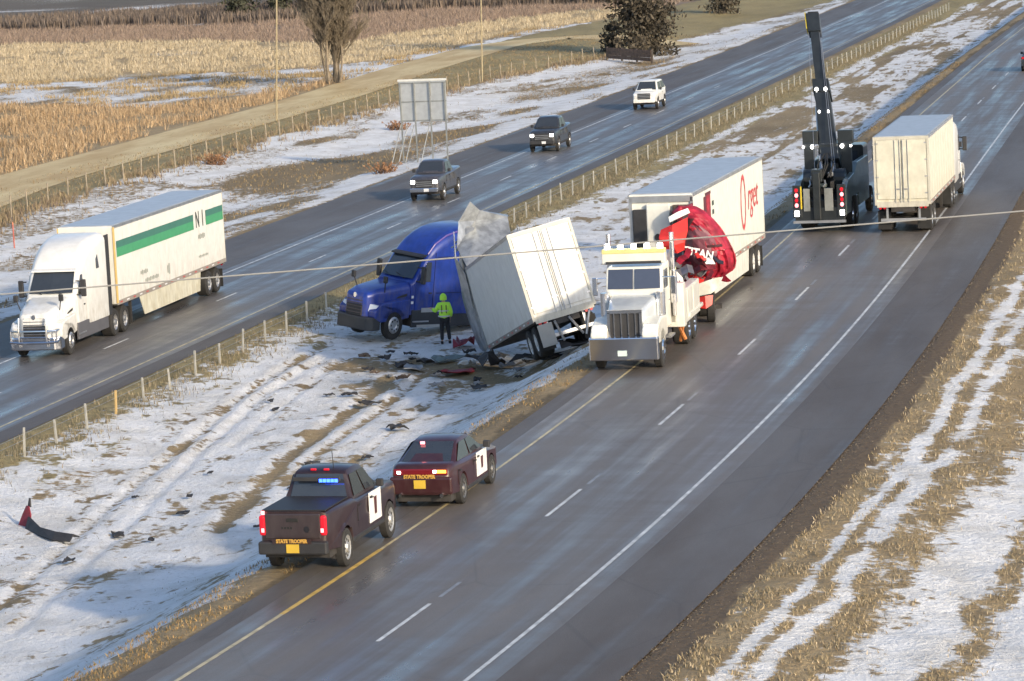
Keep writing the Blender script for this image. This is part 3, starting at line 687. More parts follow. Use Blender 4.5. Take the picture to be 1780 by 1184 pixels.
STEELG = M('bent_steel', (.30, .30, .32), .4, .7, vary=.2)
def sheet_noise(rows, a, seed):
    q = random.Random(seed)
    return [[tuple(c + q.uniform(-a, a) for c in p) for p in r] for r in rows]
MANG0 = M('scorched_red', (.20, .02, .03), .5, vary=.4)
t = thing('wrecked_red_tractor', 'crushed red tractor cab with white lettering in front of the white trailer', 'truck', (-4.45, 49.65, .01), .243, scale=(1, 1, 1))
def zz(py): return .66 + (525 - py) / 47.5
def xx(px): return (px - 1235) / 48
out = [(362, 1188, 1214), (372, 1176, 1232), (385, 1184, 1245), (400, 1190, 1256), (420, 1194, 1267), (440, 1192, 1277), (458, 1196, 1281), (472, 1204, 1278), (484, 1216, 1258)]
def shell_row(py, a, b, y, k, bul):
    xa, xb, c = xx(a), xx(b), 0
    return [(xa + (xb - xa) * u, y - bul * (1 - (2 * u - 1)**4), zz(py)) for u in (0, .08, .2, .35, .5, .65, .8, .92, 1)]
def shell_pt(u, w_):
    """point of the domed shell, u across, w_ from top to bottom, folded like crushed sheet metal"""
    k = w_ * 8; a = min(int(k), 7); f = k - a
    py, xa, xb = [out[a][q] * (1 - f) + out[a + 1][q] * f for q in range(3)]
    x, z = xx(xa) + (xx(xb) - xx(xa)) * u, zz(py)
    bul = .72 * math.sin(math.pi * (.12 + .8 * w_)) * (1 - abs(2 * u - 1)**3)
    fold = .20 * abs(float(fbm(x * 1.5 + z * .7, z * 1.1 - x * .5, 3, 3)) - .5) + .16 * abs(float(vn(x * 3.3 + z, z * 2.9, 8)) - .5) + .10 * (float(vn(x * 6, z * 6, 9)) - .5)
    keep_ = .35 + .65 * smooth(.0, .25, u) * (1 - .6 * smooth(.7, 1, u))
    return (x, .25 - bul + 1.5 * fold * float(keep_), z)
front = [[shell_pt(u / 18, w_ / 20) for u in range(19)] for w_ in range(21)]
out9 = [[shell_pt(u, w_ / 8) for u in (0, .5, 1)] for w_ in range(9)]
crumple('sleeper_shell', front[:13], RED, t, .03)
crumple('lower_shell', [[(x + .03, y + .08 + .05 * ((k * 7) % 3), z - .02) for k, (x, y, z) in enumerate(r)] for r in front[12:]], RED, t, .03)
CREASE = M('dark_crease', (.05, .01, .015), .7)
def shell_overlay(name, px0, px1, rows_, mat, off):
    rws = []
    for py, a, b_ in rows_:
        w_ = np.interp(py, [o[0] for o in out], np.linspace(0, 1, 9)); lo = np.interp(py, [o[0] for o in out], [o[1] for o in out]); hi = np.interp(py, [o[0] for o in out], [o[2] for o in out])
        r = []
        for k in range(6):
            p = a + (b_ - a) * k / 5; q3 = shell_pt((p - lo) / (hi - lo), float(w_)); r.append((q3[0], q3[1] - off, q3[2]))
        rws.append(r)
    crumple(name, rws, mat, t, .02)
shell_overlay('painted_shade_panel', 0, 0, [(py, a, b_) for py, a, b_ in ((392, 1204, 1224), (404, 1202, 1236), (416, 1200, 1246), (428, 1199, 1250), (440, 1199, 1250), (452, 1200, 1248), (462, 1202, 1246), (470, 1206, 1240))], M('shaded_maroon', (.17, .055, .075), .5, vary=.25), .035)  # shade over the lettered side, painted as a muted maroon overlay
shell_overlay('split_seam', 0, 0, [(426, 1198, 1258), (430, 1198, 1260)], CREASE, .05)
shell_overlay('upper_crease', 0, 0, [(380, 1196, 1214), (396, 1193, 1203), (412, 1195, 1201)], CREASE, .05)
q = random.Random(55)
for k, (px_, py_) in enumerate([(1258, 484), (1232, 486), (1205, 474), (1195, 450), (1246, 488), (1218, 482), (1198, 462)]):
    c = Vector((xx(px_), q.uniform(-.1, .3), zz(py_))); a0 = q.uniform(3.4, 6.0)
    d = Vector((math.cos(a0), q.uniform(-.5, .2), math.sin(a0))) * q.uniform(.15, .36); e = Vector((-d.z, 0, d.x)) * .45
    crumple('torn_edge', [[tuple(c - e), tuple(c + e)], [tuple(c + d * .6 - e * .7), tuple(c + d * .5 + e * .5 + Vector((0, -.1, 0)))], [tuple(c + d - e * .1), tuple(c + d + e * .1)]], q.choice([RED, RED, MANG0, RED2]), t, .02)
back = [shell_row(py + 8, a + 6, b - 10, 1.7, 0, .1) for py, a, b in out]
front = [[r[0], r[1], r[2]] for r in out9]
crumple('sleeper_side', sheet_noise([[f[-1] for f in front], [(f[-1][0] - .02, 1.0, f[-1][2] - .05) for f in front], [k[-1] for k in back]], .05, 6), RED, t, .05, 1)
crumple('sleeper_roof', sheet_noise([front[0], [(p[0], 1.0, p[2] - .02) for p in front[0]], [back[0][0], back[0][4], back[0][-1]]], .05, 7), RED, t, .05)
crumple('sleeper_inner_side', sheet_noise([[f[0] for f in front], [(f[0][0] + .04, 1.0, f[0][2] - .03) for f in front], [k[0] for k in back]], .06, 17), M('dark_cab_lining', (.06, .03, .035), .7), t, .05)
crumple('torn_roof_panel', sheet_noise([[(xx(1158), -1.1, zz(392)), (xx(1175), -1.15, zz(384)), (xx(1200), -.9, zz(376))], [(xx(1153), -1.35, zz(405)), (xx(1176), -1.45, zz(400)), (xx(1203), -1.2, zz(395))], [(xx(1156), -1.4, zz(418)), (xx(1178), -1.5, zz(420)), (xx(1198), -1.25, zz(414))], [(xx(1166), -1.3, zz(430)), (xx(1182), -1.35, zz(434)), (xx(1194), -1.1, zz(426))]], .05, 8), RED2, t, .04)
crumple('white_trim_strip', sheet_noise([[(xx(1172), -1.2, zz(380)), (xx(1188), -1.1, zz(374)), (xx(1206), -.8, zz(368))], [(xx(1170), -1.1, zz(372)), (xx(1186), -1.0, zz(365)), (xx(1204), -.7, zz(360))]], .02, 9), WPAINT, t, .03)
crumple('torn_pillar', sheet_noise([[(xx(1198), -.6, zz(366)), (xx(1207), -.6, zz(364))], [(xx(1190), -.7, zz(390)), (xx(1200), -.7, zz(388))], [(xx(1186), -.8, zz(412)), (xx(1196), -.8, zz(412))]], .03, 18), M('dark_pillar', (.05, .03, .035), .6), t, .05)
crumple('door_panel', sheet_noise([[(xx(1144), -1.0, zz(428)), (xx(1158), -1.1, zz(426))], [(xx(1148), -1.2, zz(448)), (xx(1166), -1.3, zz(446))], [(xx(1158), -1.2, zz(468)), (xx(1172), -1.3, zz(464))]], .04, 11), RED, t, .06)
MANG = M('mangled_red_dark', (.14, .018, .028), .5, vary=.6); OILY = M('oily_metal', (.045, .045, .06), .4, .5, vary=.4)
q = random.Random(21)
for k in range(26):       # torn cab structure, each piece bent differently
    cx_, cz_, cy_ = xx(q.uniform(1160, 1245)), zz(q.uniform(438, 502)), q.uniform(-1.2, .2)
    if cz_ < .9 and q.random() < .5: cz_ += .4
    ln, a0 = q.uniform(.3, .85), q.uniform(-.9, .9)
    d = Vector((math.cos(a0), q.uniform(-.6, .6), math.sin(a0))).normalized(); n2 = Vector((0, -.6, .8)).cross(d).normalized() * q.uniform(.06, .22)
    c = Vector((cx_, cy_, cz_)); rws = []
    for s_ in (-.5, -.15, .2, .5):
        m_ = c + d * ln * s_ + Vector((0, q.uniform(-.12, .12), q.uniform(-.12, .12))); rws.append([tuple(m_ - n2), tuple(m_ + n2 * q.uniform(.5, 1.2))])
    crumple('torn_piece', rws, q.choice([MANG, MANG, RED, OILY, STEELG, RED2]), t, .03)
crumple('bent_bumper', sheet_noise([[(xx(1195), -1.0, zz(494)), (xx(1212), -1.25, zz(486)), (xx(1232), -1.2, zz(482)), (xx(1250), -.8, zz(478))], [(xx(1197), -1.0, zz(506)), (xx(1214), -1.3, zz(508)), (xx(1234), -1.25, zz(505)), (xx(1248), -.85, zz(498))]], .04, 15), M('scraped_white_metal', (.55, .54, .46), .5, vary=.2), t, .06)
crumple('loose_red_piece', sheet_noise([[(xx(1214), -1.0, zz(510)), (xx(1226), -1.1, zz(508)), (xx(1240), -1.0, zz(506))], [(xx(1216), -1.05, zz(527)), (xx(1226), -1.15, zz(530)), (xx(1236), -1.05, zz(524))]], .03, 16), RED2, t, .03)
crumple('hanging_air_bag', sheet_noise([[(xx(1168), -1.4, zz(468)), (xx(1180), -1.5, zz(464)), (xx(1190), -1.4, zz(472))], [(xx(1166), -1.4, zz(485)), (xx(1180), -1.55, zz(490)), (xx(1192), -1.4, zz(488))]], .05, 19), WPAINT, t, .04)
part(t, 'chassis', CHASSIS, MB().box((-.9, .2, .72), (.9, 3.2, .28)).box((-.6, -.4, .55), (2.0, .16, .16)))
for s in (-1, 1): wheel(t, -.62 + s * .62, -.4, .52, .3, s, rim=CHASSIS)
wheel(t, -.2, 1.3, .52, .5, 1, rim=CHASSIS, dish=.14)
WHITE_T = M('white_lettering', (.8, .8, .8), .5)
text_mesh('TITAN', .38, WHITE_T, t, 'cab_lettering', (xx(1219), -.74, zz(437)), (1, -.03, -.24), (.22, -.05, 1), bold=.012, sx=.95, ext=.03)
crumple('white_patch', [[(xx(1226), -.72, zz(448)), (xx(1240), -.72, zz(444))], [(xx(1230), -.72, zz(456)), (xx(1246), -.70, zz(457))]], WHITE_T, t, .03)

# ---- white recovery truck facing the camera
TOWW = M('white_recovery_paint', (.72, .71, .64), .3, coat=.3, dirt=.4, dirtcol=(.42, .36, .22)); STEEL = M('worn_steel', (.42, .43, .44), .35, .8, vary=.15)
t = thing('white_recovery_truck', 'white recovery truck with chrome grille and amber light bar facing down the near road', 'tow truck', (0, 0, 0), math.pi + .085)
part(t, 'bumper', CHROME, MB().hexa([(-1.25, -.18, .38), (1.25, -.18, .38), (-1.22, .0, .36), (1.22, .0, .36), (-1.25, -.14, 1.06), (1.25, -.14, 1.06), (-1.22, .06, 1.04), (1.22, .06, 1.04)]), .03)
part(t, 'license_plate', M('pale_plate', (.62, .74, .70), .4), B((.05, .05, .58), (.32, .02, .16)))
hd = MB().loft([rrect(-.55, .60, 1.0, 1.74, .10), rrect(-.8, .66, 1.0, 1.80, .14), rrect(-2.55, .90, 1.0, 2.06, .16)])
part(t, 'hood', M('silver_hood', (.62, .66, .68), .25, .3, coat=.5), hd, .01, True)
g = part(t, 'grille', DARK, B((0, -.50, 1.38), (1.06, .08, .74)), .02)
part(g, 'grille_frame', CHROME, MB().box((0, -.47, 1.77), (1.24, .12, .10)).box((-.57, -.47, 1.38), (.10, .12, .74)).box((.57, -.47, 1.38), (.10, .12, .74)).box((0, -.47, 1.0), (1.24, .12, .06)))
for k in range(4): part(g, 'bar', CHROME, B((-.38 + k * .253, -.44, 1.38), (.035, .04, .72)))
cab = MB().loft([rrect(-2.5, 1.00, .95, 2.10, .10), rrect(-2.62, 1.02, .95, 2.2, .10), rrect(-2.85, 1.02, .95, 2.86, .12), rrect(-4.2, 1.04, .95, 2.95, .12)])
part(t, 'cab', TOWW, cab, .01)
for s in (-1, 1):
    part(t, 'windshield', M('sky_glass', (.05, .06, .09), .04, spec=1.0), MB().hexa([(s * .03, -2.66, 2.22), (s * .95, -2.72, 2.22), (s * .03, -2.57, 2.22), (s * .95, -2.62, 2.22), (s * .03, -2.88, 2.80), (s * .93, -2.92, 2.80), (s * .03, -2.78, 2.80), (s * .93, -2.82, 2.80)]))
    part(t, 'side_window', GLASS, B((s * 1.035, -3.45, 2.45), (.02, .75, .55)))
    d = part(t, 'door', TOWW, B((s * 1.035, -3.45, 1.55), (.03, .95, 1.15)), .015); part(d, 'handle', CHROME, B((s * 1.06, -3.8, 1.75), (.03, .18, .05)))
    part(t, 'fender', TOWW, MB().prism([(-.15, 1.0), (-.15, 1.15), (-.45, 1.38), (-1.2, 1.52), (-2.4, 1.42), (-2.4, .85), (-2.0, .85)] + [(-1.25 - .64 * math.cos(a), .58 + .64 * math.sin(a)) for a in [R(160 - 15 * k) for k in range(11)]] + [(-.5, .8)], s * .62, s * 1.2), .06)
    part(t, 'headlight', LAMP_W, MB().cyl((s * .85, -.35, 1.25), (s * .85, -.24, 1.25), .13)); part(t, 'turn_signal', LAMP_CLEAR, MB().cyl((s * 1.08, -.35, 1.25), (s * 1.08, -.26, 1.25), .09))
    part(t, 'exhaust_stack', CHROME, MB().cyl((s * 1.16, -4.3, 1.2), (s * 1.16, -4.3, 3.75), .085).cyl((s * 1.16, -4.3, 1.6), (s * 1.16, -4.3, 2.6), .13))
    part(t, 'air_cleaner', CHROME, MB().cyl((s * 1.0, -2.3, 1.45), (s * 1.0, -2.3, 2.15), .17, n=14))
    m = part(t, 'mirror', CHROME, B((s * 1.42, -2.7, 2.3), (.18, .08, .55)), .02); part(m, 'mirror_arm', CHROME, MB().tube([(s * 1.0, -2.75, 2.55), (s * 1.42, -2.7, 2.55)], .02))
    part(t, 'side_compartment', TOWW, B((s * 1.22, -6.6, 1.35), (.35, 4.3, 1.05)), .03)
    for k in range(3): part(t, 'compartment_door', TOWW, B((s * 1.40, -5.1 - k * 1.35, 1.36), (.02, 1.2, .9)), .01)
    part(t, 'rear_fender', TOWW, B((s * 1.2, -7.6, 1.0), (.5, 3.2, .12)), .03)
    wheel(t, s * 1.05, -1.25, .54, .3, s, rim=CHROME, dish=-.04)
    for y in (-7.0, -8.35): wheel(t, s * .95, y, .54, .6, s, rim=CHROME, dish=.14)
part(t, 'front_compartment', TOWW, MB().box((-1.15, -4.6, 1.5), (.7, .5, 1.35)).box((-.95, -4.5, 1.4), (.5, .3, .9)), .03)
for q in (-.92, -1.15): part(t, 'strap_canister', M('pale_green_canister', (.42, .44, .26), .6), MB().cyl((q, -4.42, 2.05), (q, -4.42, 2.68), .11))
part(t, 'roof_rack', TOWW, MB().box((0, -3.0, 3.13), (2.3, .4, .32)), .03)
lb = part(t, 'light_bar', M('pale_amber_bar', (.72, .62, .26), .4), B((0, -2.95, 3.34), (2.3, .34, .14)), .03)
for k in range(5): part(lb, 'beacon', LAMP_W, B((-.96 + .48 * k, -2.95, 3.48), (.18, .2, .16)), .03)
for k in range(5): part(t, 'marker_lamp', AMBER, B((-.8 + .4 * k, -2.86, 2.99), (.10, .08, .05)), .01)
q = random.Random(9)
for k in range(6):
    x0 = q.uniform(-.9, .9); part(t, 'chain', CHASSIS, MB().tube([(x0, -5.2 - .5 * k, 1.9), (x0 + q.uniform(-.3, .3), -5.6 - .5 * k, 1.45), (x0 * .6, -6.2 - .4 * k, 2.1)], .03, 5))
for k in range(8): part(t, 'deck_gear', q.choice([STEEL, CHASSIS, RED2, DARK]), B((q.uniform(-.9, .9), q.uniform(-8.8, -5.0), q.uniform(1.4, 2.2)), (q.uniform(.15, .4), q.uniform(.2, .6), q.uniform(.15, .5))), .02)
part(t, 'light_bar_painted_shade', DARK, B((0, -2.9, 3.0), (2.0, .3, .08)))  # dark slab that paints the shaded underside of the light bar
part(t, 'bed', TOWW, B((0, -6.8, 1.05), (2.1, 4.6, .22)), .02)
part(t, 'boom', STEEL, MB().hexa([(-.3, -9.4, 2.2), (.3, -9.4, 2.2), (-.3, -4.9, 1.9), (.3, -4.9, 1.9), (-.28, -9.4, 2.75), (.28, -9.4, 2.75), (-.28, -4.9, 2.35), (.28, -4.9, 2.35)]), .03)
part(t, 'chassis', CHASSIS, MB().box((0, -4.6, .8), (.9, 8.6, .28)).box((0, -1.25, .55), (2.0, .14, .14)))
for q in ([(-1.1, -5.0, .95), (-1.35, -5.3, .35)], [(-1.35, -5.0, .95), (-1.15, -5.4, .3)]): part(t, 'outrigger', M('orange_steel', (.55, .20, .06), .55, vary=.3), MB().tube(q, .07))
both(lambda s: part(t, 'step', DULL_METAL, B((s * 1.12, -3.4, .7), (.2, .9, .06))))
anchor(t, (-1.05, -1.25, 0), (-3.55, 38.6, .01))

# ---- black heavy wrecker with its boom raised, seen from behind
WK = M('black_wrecker_paint', (.020, .024, .026), .35, coat=.4, vary=.2); WG = M('grey_green_body', (.13, .17, .165), .3, coat=.5, vary=.2, dirt=.2)
t = thing('black_heavy_wrecker', 'black heavy wrecker with a tall raised boom and work lights on the near road', 'tow truck', (0, 0, 0), .055)
part(t, 'deck', WK, MB().box((0, 4.2, 1.15), (2.3, 8.0, .3)).box((0, .1, .75), (2.35, .25, .55)), .02)
for s in (-1, 1):
    part(t, 'side_body', WG, MB().prism([(.0, .7), (.0, 1.7), (1.2, 2.05), (3.2, 2.15), (4.2, 2.5), (8.2, 2.5), (8.2, .7), (4.6, .7), (4.4, 1.25), (1.9, 1.25), (1.7, .7)], s * .98, s * 1.27), .04)
    part(t, 'tail_panel', WK, B((s * 1.05, -.04, 1.3), (.42, .08, 1.3)), .02)
    for k in range(4): part(t, 'red_lamp', LAMP_R if k % 2 else LAMP_RB, MB().cyl((s * 1.08, -.10, 1.15 + .2 * k), (s * 1.08, -.07, 1.15 + .2 * k), .085))
    part(t, 'reversing_lamp', LAMP_W, B((s * 1.08, -.10, .82), (.2, .04, .22)))
    [part(t, 'work_lamp', LAMP_W, MB().cyl((s * q, 3.1, 3.25), (s * q, 3.17, 3.25), rr)) for q, rr in ((.72, .085), (1.15, .05))]
    part(t, 'lamp_mast', WK, MB().box((s * .9, 3.35, 2.7), (.5, .2, 1.4)).box((s * .85, 3.6, 3.6), (.75, .4, .55)), .03)
    part(t, 'outrigger', WK, B((s * 1.2, 3.2, .9), (.3, .5, .7)), .02)
    part(t, 'winch_drum', WK, MB().cyl((s * .45, 2.1, 2.0), (s * 1.0, 2.1, 2.0), .42, n=18))
    for y in (2.4, 3.8): wheel(t, s * .95, y, .54, .6, s, rim=CHROME, dish=.14)
    wheel(t, s * 1.02, 9.9, .54, .3, s, rim=CHROME)
    part(t, 'mirror', CHROME, MB().box((s * 1.45, 9.0, 2.5), (.18, .1, .6)))
part(t, 'cab', WK, MB().loft([rrect(7.9, 1.08, .9, 2.95, .12), rrect(9.5, 1.08, .9, 2.95, .14), rrect(9.8, 1.05, .9, 2.2, .14), rrect(11.4, .85, .9, 1.95, .14)]), .02)
part(t, 'rear_window', GLASS, B((0, 7.88, 2.45), (1.6, .03, .5)))
part(t, 'turret', WK, MB().cyl((0, 4.6, 1.3), (0, 4.6, 2.1), .85, n=20).box((0, 4.3, 2.7), (.95, 1.9, 1.3)), .04)
bp, bt = Vector((.05, 3.7, 2.9)), Vector((-1.0, 7.2, 8.0))
def beam(a, b, w0, h0, w1, h1):
    a, b = Vector(a), Vector(b); d = (b - a).normalized(); u = Vector((1, 0, 0)); v = u.cross(d).normalized()
    return MB().hexa([p + u * i * w + v * j * h for p, w, h in ((a, w0 / 2, h0 / 2), (b, w1 / 2, h1 / 2)) for j in (-1, 1) for i in (-1, 1)])
pt = lambda k: bp.lerp(bt, k)
part(t, 'boom_base', WK, beam(pt(-.08), pt(.50), .88, .95, .68, .8), .03)
part(t, 'boom_collar', WK, beam(pt(.44), pt(.54), .85, .95, .80, .9), .03)
part(t, 'boom_middle', WK, beam(pt(.50), pt(.68), .50, .6, .46, .55), .02)
part(t, 'boom_extension', WK, beam(pt(.66), pt(.97), .50, .5, .42, .45), .02)
hd = part(t, 'boom_head', WK, beam(pt(.93), pt(1.07), .62, .6, .66, .6), .02)
part(hd, 'sheave', BLACK, MB().cyl(pt(1.06) + Vector((-.25, 0, 0)), pt(1.06) + Vector((.25, 0, 0)), .26, n=16))
YEL = M('yellow_marking', (.70, .52, .04), .45)
part(hd, 'yellow_cheek', YEL, beam(pt(.95) + Vector((-.36, 0, 0)), pt(1.08) + Vector((-.36, 0, 0)), .05, .5, .05, .5))
for k, w in ((.47, .09), (.30, .05)):
    for s in (-1, 1):
        c = pt(k) + Vector((s * .22, -.42, .18)); part(t, 'boom_lamp', LAMP_W, MB().cyl(c, c + Vector((0, -.06, -.02)), w))
cb = MB()
for x in (-.5, .5, .62): cb.tube([(x * .9, 1.9, 2.2), pt(1.05) + Vector((x * .5, -.1, 0))], .014, 4)
part(t, 'winch_cable', STEEL, cb)
part(t, 'stiff_leg', WK, MB().box((-.1, -.05, 1.5), (.34, .3, 1.9)).box((-.1, .3, 2.3), (.5, .6, .5)), .03)
for q, ww in ((.45, .4), (-.6, .3)): part(t, 'rear_box', M('grey_rear_box', (.20, .21, .20), .5, vary=.2), B((q, -.02, 1.35), (ww, .1, .9)), .01)
part(t, 'side_mark', YEL, B((-.86, -.05, 1.45), (.05, .1, .9)))
part(t, 'tail_bar', DULL_METAL, MB().box((0, -.12, .48), (2.5, .12, .10)))
part(t, 'chassis', CHASSIS, MB().box((0, 5.2, .8), (.9, 10.2, .28)))
q = random.Random(77)
for k in range(14):
    part(t, 'deck_gear', q.choice([WK, STEEL, CHASSIS, WG]), B((q.uniform(-.8, .8), q.uniform(.3, 3.0), q.uniform(1.5, 2.3)), (q.uniform(.12, .45), q.uniform(.2, .5), q.uniform(.12, .5))), .02)
for k in range(5):
    x0 = q.uniform(-.7, .7); part(t, 'hose', BLACK, MB().tube([(x0, .3, 2.2), (x0 + q.uniform(-.3, .3), .6, 2.7), (x0 * .4, 2.6, 3.0)], .035, 5))
for s in (-1, 1): part(t, 'boom_cylinder', STEEL, MB().cyl((s * .28, 2.9, 2.2), pt(.42) + Vector((s * .28, -.3, -.3)), .09))
for q in (.25, -.45): part(t, 'hook', STEEL, MB().tube([(q, .2, 2.1), (q + .05, .1, 1.95), (q - .05, .1, 1.85)], .05))
anchor(t, (0, 0, 0), (-6.08, 77.3, .01))

# ---- cars and pickups
def car(t, kind, paint, L, W, top, wheels, r, belt, glass, front_lamp=LAMP_CLEAR, tail=LENS_R, zb=.32, rim=DULL_METAL, bed=None, tail_y=None):
    """body from a side profile with wheel arches; top = upper outline from front to rear"""
    w = W / 2; yF, yR = top[0][0], top[-1][0]
    bot = [(yR, zb + .1)]
    for yw in sorted(wheels):
        bot += [(yw - (r + .09) * math.cos(a), max(zb, .30) + (r + .09) * math.sin(a) * 1.05) for a in [R(6 + 12 * k) for k in range(15)]]
    bot += [(yF, zb + .12)]
    prof = list(top) + bot
    cy = (yF + yR) / 2; n = len(prof); secs = []
    def inset(p, k):
        y, z = p; return (cy + (y - cy) * (1 - .035 * k), z - (.09 * k if z > .85 else .0))
    for x, k in ((-w, 1), (-w + .05, .35), (-w + .16, 0), (w - .16, 0), (w - .05, .35), (w, 1)):
        secs.append([(x, *inset(p, k)) for p in prof])
    hl = (yF - yR) / 2
    taper = lambda y, k=.13: 1 - k * float(smooth(.72, 1.02, abs(y - cy) / hl))
    bm_ = MB().loft(secs); bm_.v = [(x * taper(y), y, z) for x, y, z in bm_.v]
    part(t, 'body', paint, bm_, 0, True)
    # greenhouse
    (ya, yb, yc, yd, zr) = glass; wb, wt = w - .09, w - .30
    zb_ = belt - .02
    hx = [(-wb, yd, zb_), (wb, yd, zb_), (-wb, ya, zb_), (wb, ya, zb_), (-wt, yc, zr), (wt, yc, zr), (-wt, yb, zr), (wt, yb, zr)]
    cs = []
    ym = (yb + yc) / 2
    for yy, fr in ((ya, 0), (ya + (yb - ya) * .5, .5), (ya + (yb - ya) * .9, .9), (yb - .08, 1.0), (ym, 1.06), (yc + .08, 1.0), (yd + (yc - yd) * .9, .9), (yd + (yc - yd) * .5, .5), (yd, 0)):
        zt_ = belt + (zr - belt) * fr; wt_ = wb + (wt - wb) * min(fr, 1); k_ = .03 + .97 * min(1, fr * 2)
        cs.append([(-wb, yy, zb_), (-wt_ - .015, yy, zt_ - .07 * k_), (-wt_ + .04, yy, zt_ - .015), (-wt_ * .5, yy, zt_ + .012), (wt_ * .5, yy, zt_ + .012), (wt_ - .04, yy, zt_ - .015), (wt_ + .015, yy, zt_ - .07 * k_), (wb, yy, zb_)])
    part(t, 'cabin', paint, MB().loft(cs), 0, True)
    for s in (-1, 1):      # door gaps and handles
        for yg in (ya - .05, (ya + yd) / 2 + .1, yd + .12): part(t, 'door_gap', BLACK, B((s * (w - .004), yg, (belt + zb) / 2 + .06), (.012, .014, belt - zb - .38)))
        for yg in ((ya + yd) / 2 + .28, yd + .3): part(t, 'door_handle', DARK, B((s * (w + .01), yg, belt - .17), (.03, .17, .035)), .008)
        part(t, 'sill', DARK, B((s * (w - .03), (max(wheels) + min(wheels)) / 2, zb + .05), (.08, max(wheels) - min(wheels) - 2 * r - .2, .10)), .02)
    def face(a, b, c, d, u0, u1, v0, v1, off):
        a, b, c, d = map(Vector, (a, b, c, d))
        P = lambda u, v: (a.lerp(b, u)).lerp(d.lerp(c, u), v) + off
        return [P(u0, v0), P(u1, v0), P(u1, v1), P(u0, v1)]
    V = [Vector(p) for p in hx]
    def pane(name, idx, u0, u1, v0, v1):
        a, b, c, d = [V[i] for i in idx]; nn = (b - a).cross(d - a).normalized()
        ctr = sum(V, Vector()) / 8
        if nn.dot((a + b + c + d) / 4 - ctr) < 0: nn = -nn
        q = face(a, b, c, d, u0, u1, v0, v1, nn * .022)
        part(t, name, GLASS, MB().add(q, [(0, 1, 2, 3)]))
    pane('windshield', (2, 3, 7, 6), .06, .94, .08, .90)
    pane('rear_window', (0, 1, 5, 4), .07, .93, .12, .88)
    for ids in ((0, 2, 6, 4), (1, 3, 7, 5)):
        pane('side_window', ids, .06, .48, .10, .84); pane('side_window', ids, .53, .92, .10, .84)
    for s in (-1, 1):
        for yw in wheels: wheel(t, s * (w - .10), yw, r, .24, s, rim=rim, dish=.03, rimr=.66)
        m = part(t, 'mirror', DARK, B((s * (w + .10), ya - .35, belt + .10), (.20, .12, .17)), .03)
    part(t, 'underbody', CHASSIS, B((0, cy, zb + .02), (W - .3, (yF - yR) * .92, .22)))
    return w
def lamp_pair(t, name, mat, x, y, z, d, bev=.02):
    for s in (-1, 1): part(t, name, mat, B((s * x, y, z), d), bev)

MAROON = M('maroon_paint', (.042, .013, .015), .32, coat=.35, vary=.1, dirt=.15, dirtcol=(.13, .10, .09))
MAROON_D = M('dark_maroon_paint', (.026, .013, .015), .36, coat=.3, vary=.1, dirt=.18, dirtcol=(.12, .10, .09))
DOORW = M('white_door_paint', (.80, .80, .78), .35, coat=.3)
PLATE = M('yellow_plate', (.60, .40, .05), .4); GOLD = M('gold_lettering', (.55, .32, .07), .4)
def police_door(t, w, y, z0, z1, d):
    p = part(t, 'white_door', DOORW, MB().box((w + .004, y, (z0 + z1) / 2), (.02, d, z1 - z0)), .004)
    part(p, 'emblem', M('maroon_emblem', (.09, .03, .03), .4), MB().hexa([(w + .016, y - .09, z0 + .15), (w + .020, y - .09, z0 + .15), (w + .016, y + .09, z0 + .15), (w + .020, y + .09, z0 + .15), (w + .016, y - .12, z1 - .14), (w + .020, y - .12, z1 - .14), (w + .016, y + .12, z1 - .14), (w + .020, y + .12, z1 - .14)]))
    part(p, 'handle', DARK, B((w + .03, y - d * .38, z1 - .1), (.03, .16, .04)))
# state patrol pickup
t = thing('patrol_pickup', 'dark maroon patrol pickup with white door and blue lights in its rear window', 'pickup', (0, 0, 0), .02)
w = car(t, 'pickup', MAROON_D, 5.9, 2.03, [(2.95, .75), (2.95, 1.10), (2.80, 1.20), (1.25, 1.30), (-.75, 1.34), (-1.0, 1.40), (-2.95, 1.40), (-2.98, .75)], (1.95, -1.75), .42, 1.34, (1.25, .55, -.62, -.85, 1.94), rim=M('grey_rim', (.45, .45, .44), .4, .6), zb=.45)
part(t, 'cargo_cover', M('black_cover', (.02, .02, .022), .6), B((0, -1.95, 1.412), (1.72, 1.85, .03)), .01)
part(t, 'tailgate', M('tailgate_paint', (.040, .028, .029), .35, coat=.5, dirt=.2, dirtcol=(.13, .11, .10)), B((0, -2.965, 1.08), (1.50, .06, .56)), .03)
part(t, 'tailgate_handle', BLACK, B((0, -3.0, 1.22), (.32, .03, .08)), .01)
part(t, 'tailgate_badge', M('dark_badge', (.02, .02, .025), .3), MB().cyl((.38, -3.01, 1.02), (.38, -2.99, 1.02), .07))
mk = MB()
for k in range(4): mk.box((-.28 + k * .08, -3.0, 1.05), (.05, .01, .05))
part(t, 'tailgate_print', BLACK, mk)
part(t, 'rear_bumper', DARK, MB().box((0, -3.02, .62), (1.84, .22, .28)), .04)
lamp_pair(t, 'tail_lamp', LAMP_R, .82, -2.95, 1.10, (.17, .14, .44), .05)
lamp_pair(t, 'brake_lamp', LAMP_RB, .80, -3.025, 1.0, (.08, .02, .09))
part(t, 'upper_lamp', LAMP_RB, B((-.78, -3.0, 1.38), (.08, .04, .08)))
part(t, 'license_plate', PLATE, B((.02, -3.14, .62), (.34, .015, .19)))
text_mesh('STATE TROOPER', .11, GOLD, t, 'bumper_lettering', (0, -3.145, .78), (1, 0, 0), (0, 0, 1), bold=.006)
part(t, 'lettering_strip', MAROON_D, B((0, -3.134, .775), (1.05, .006, .11)))
bl = part(t, 'light_bar', DARK, B((0, -.95, 1.80), (1.3, .05, .09)), .01)
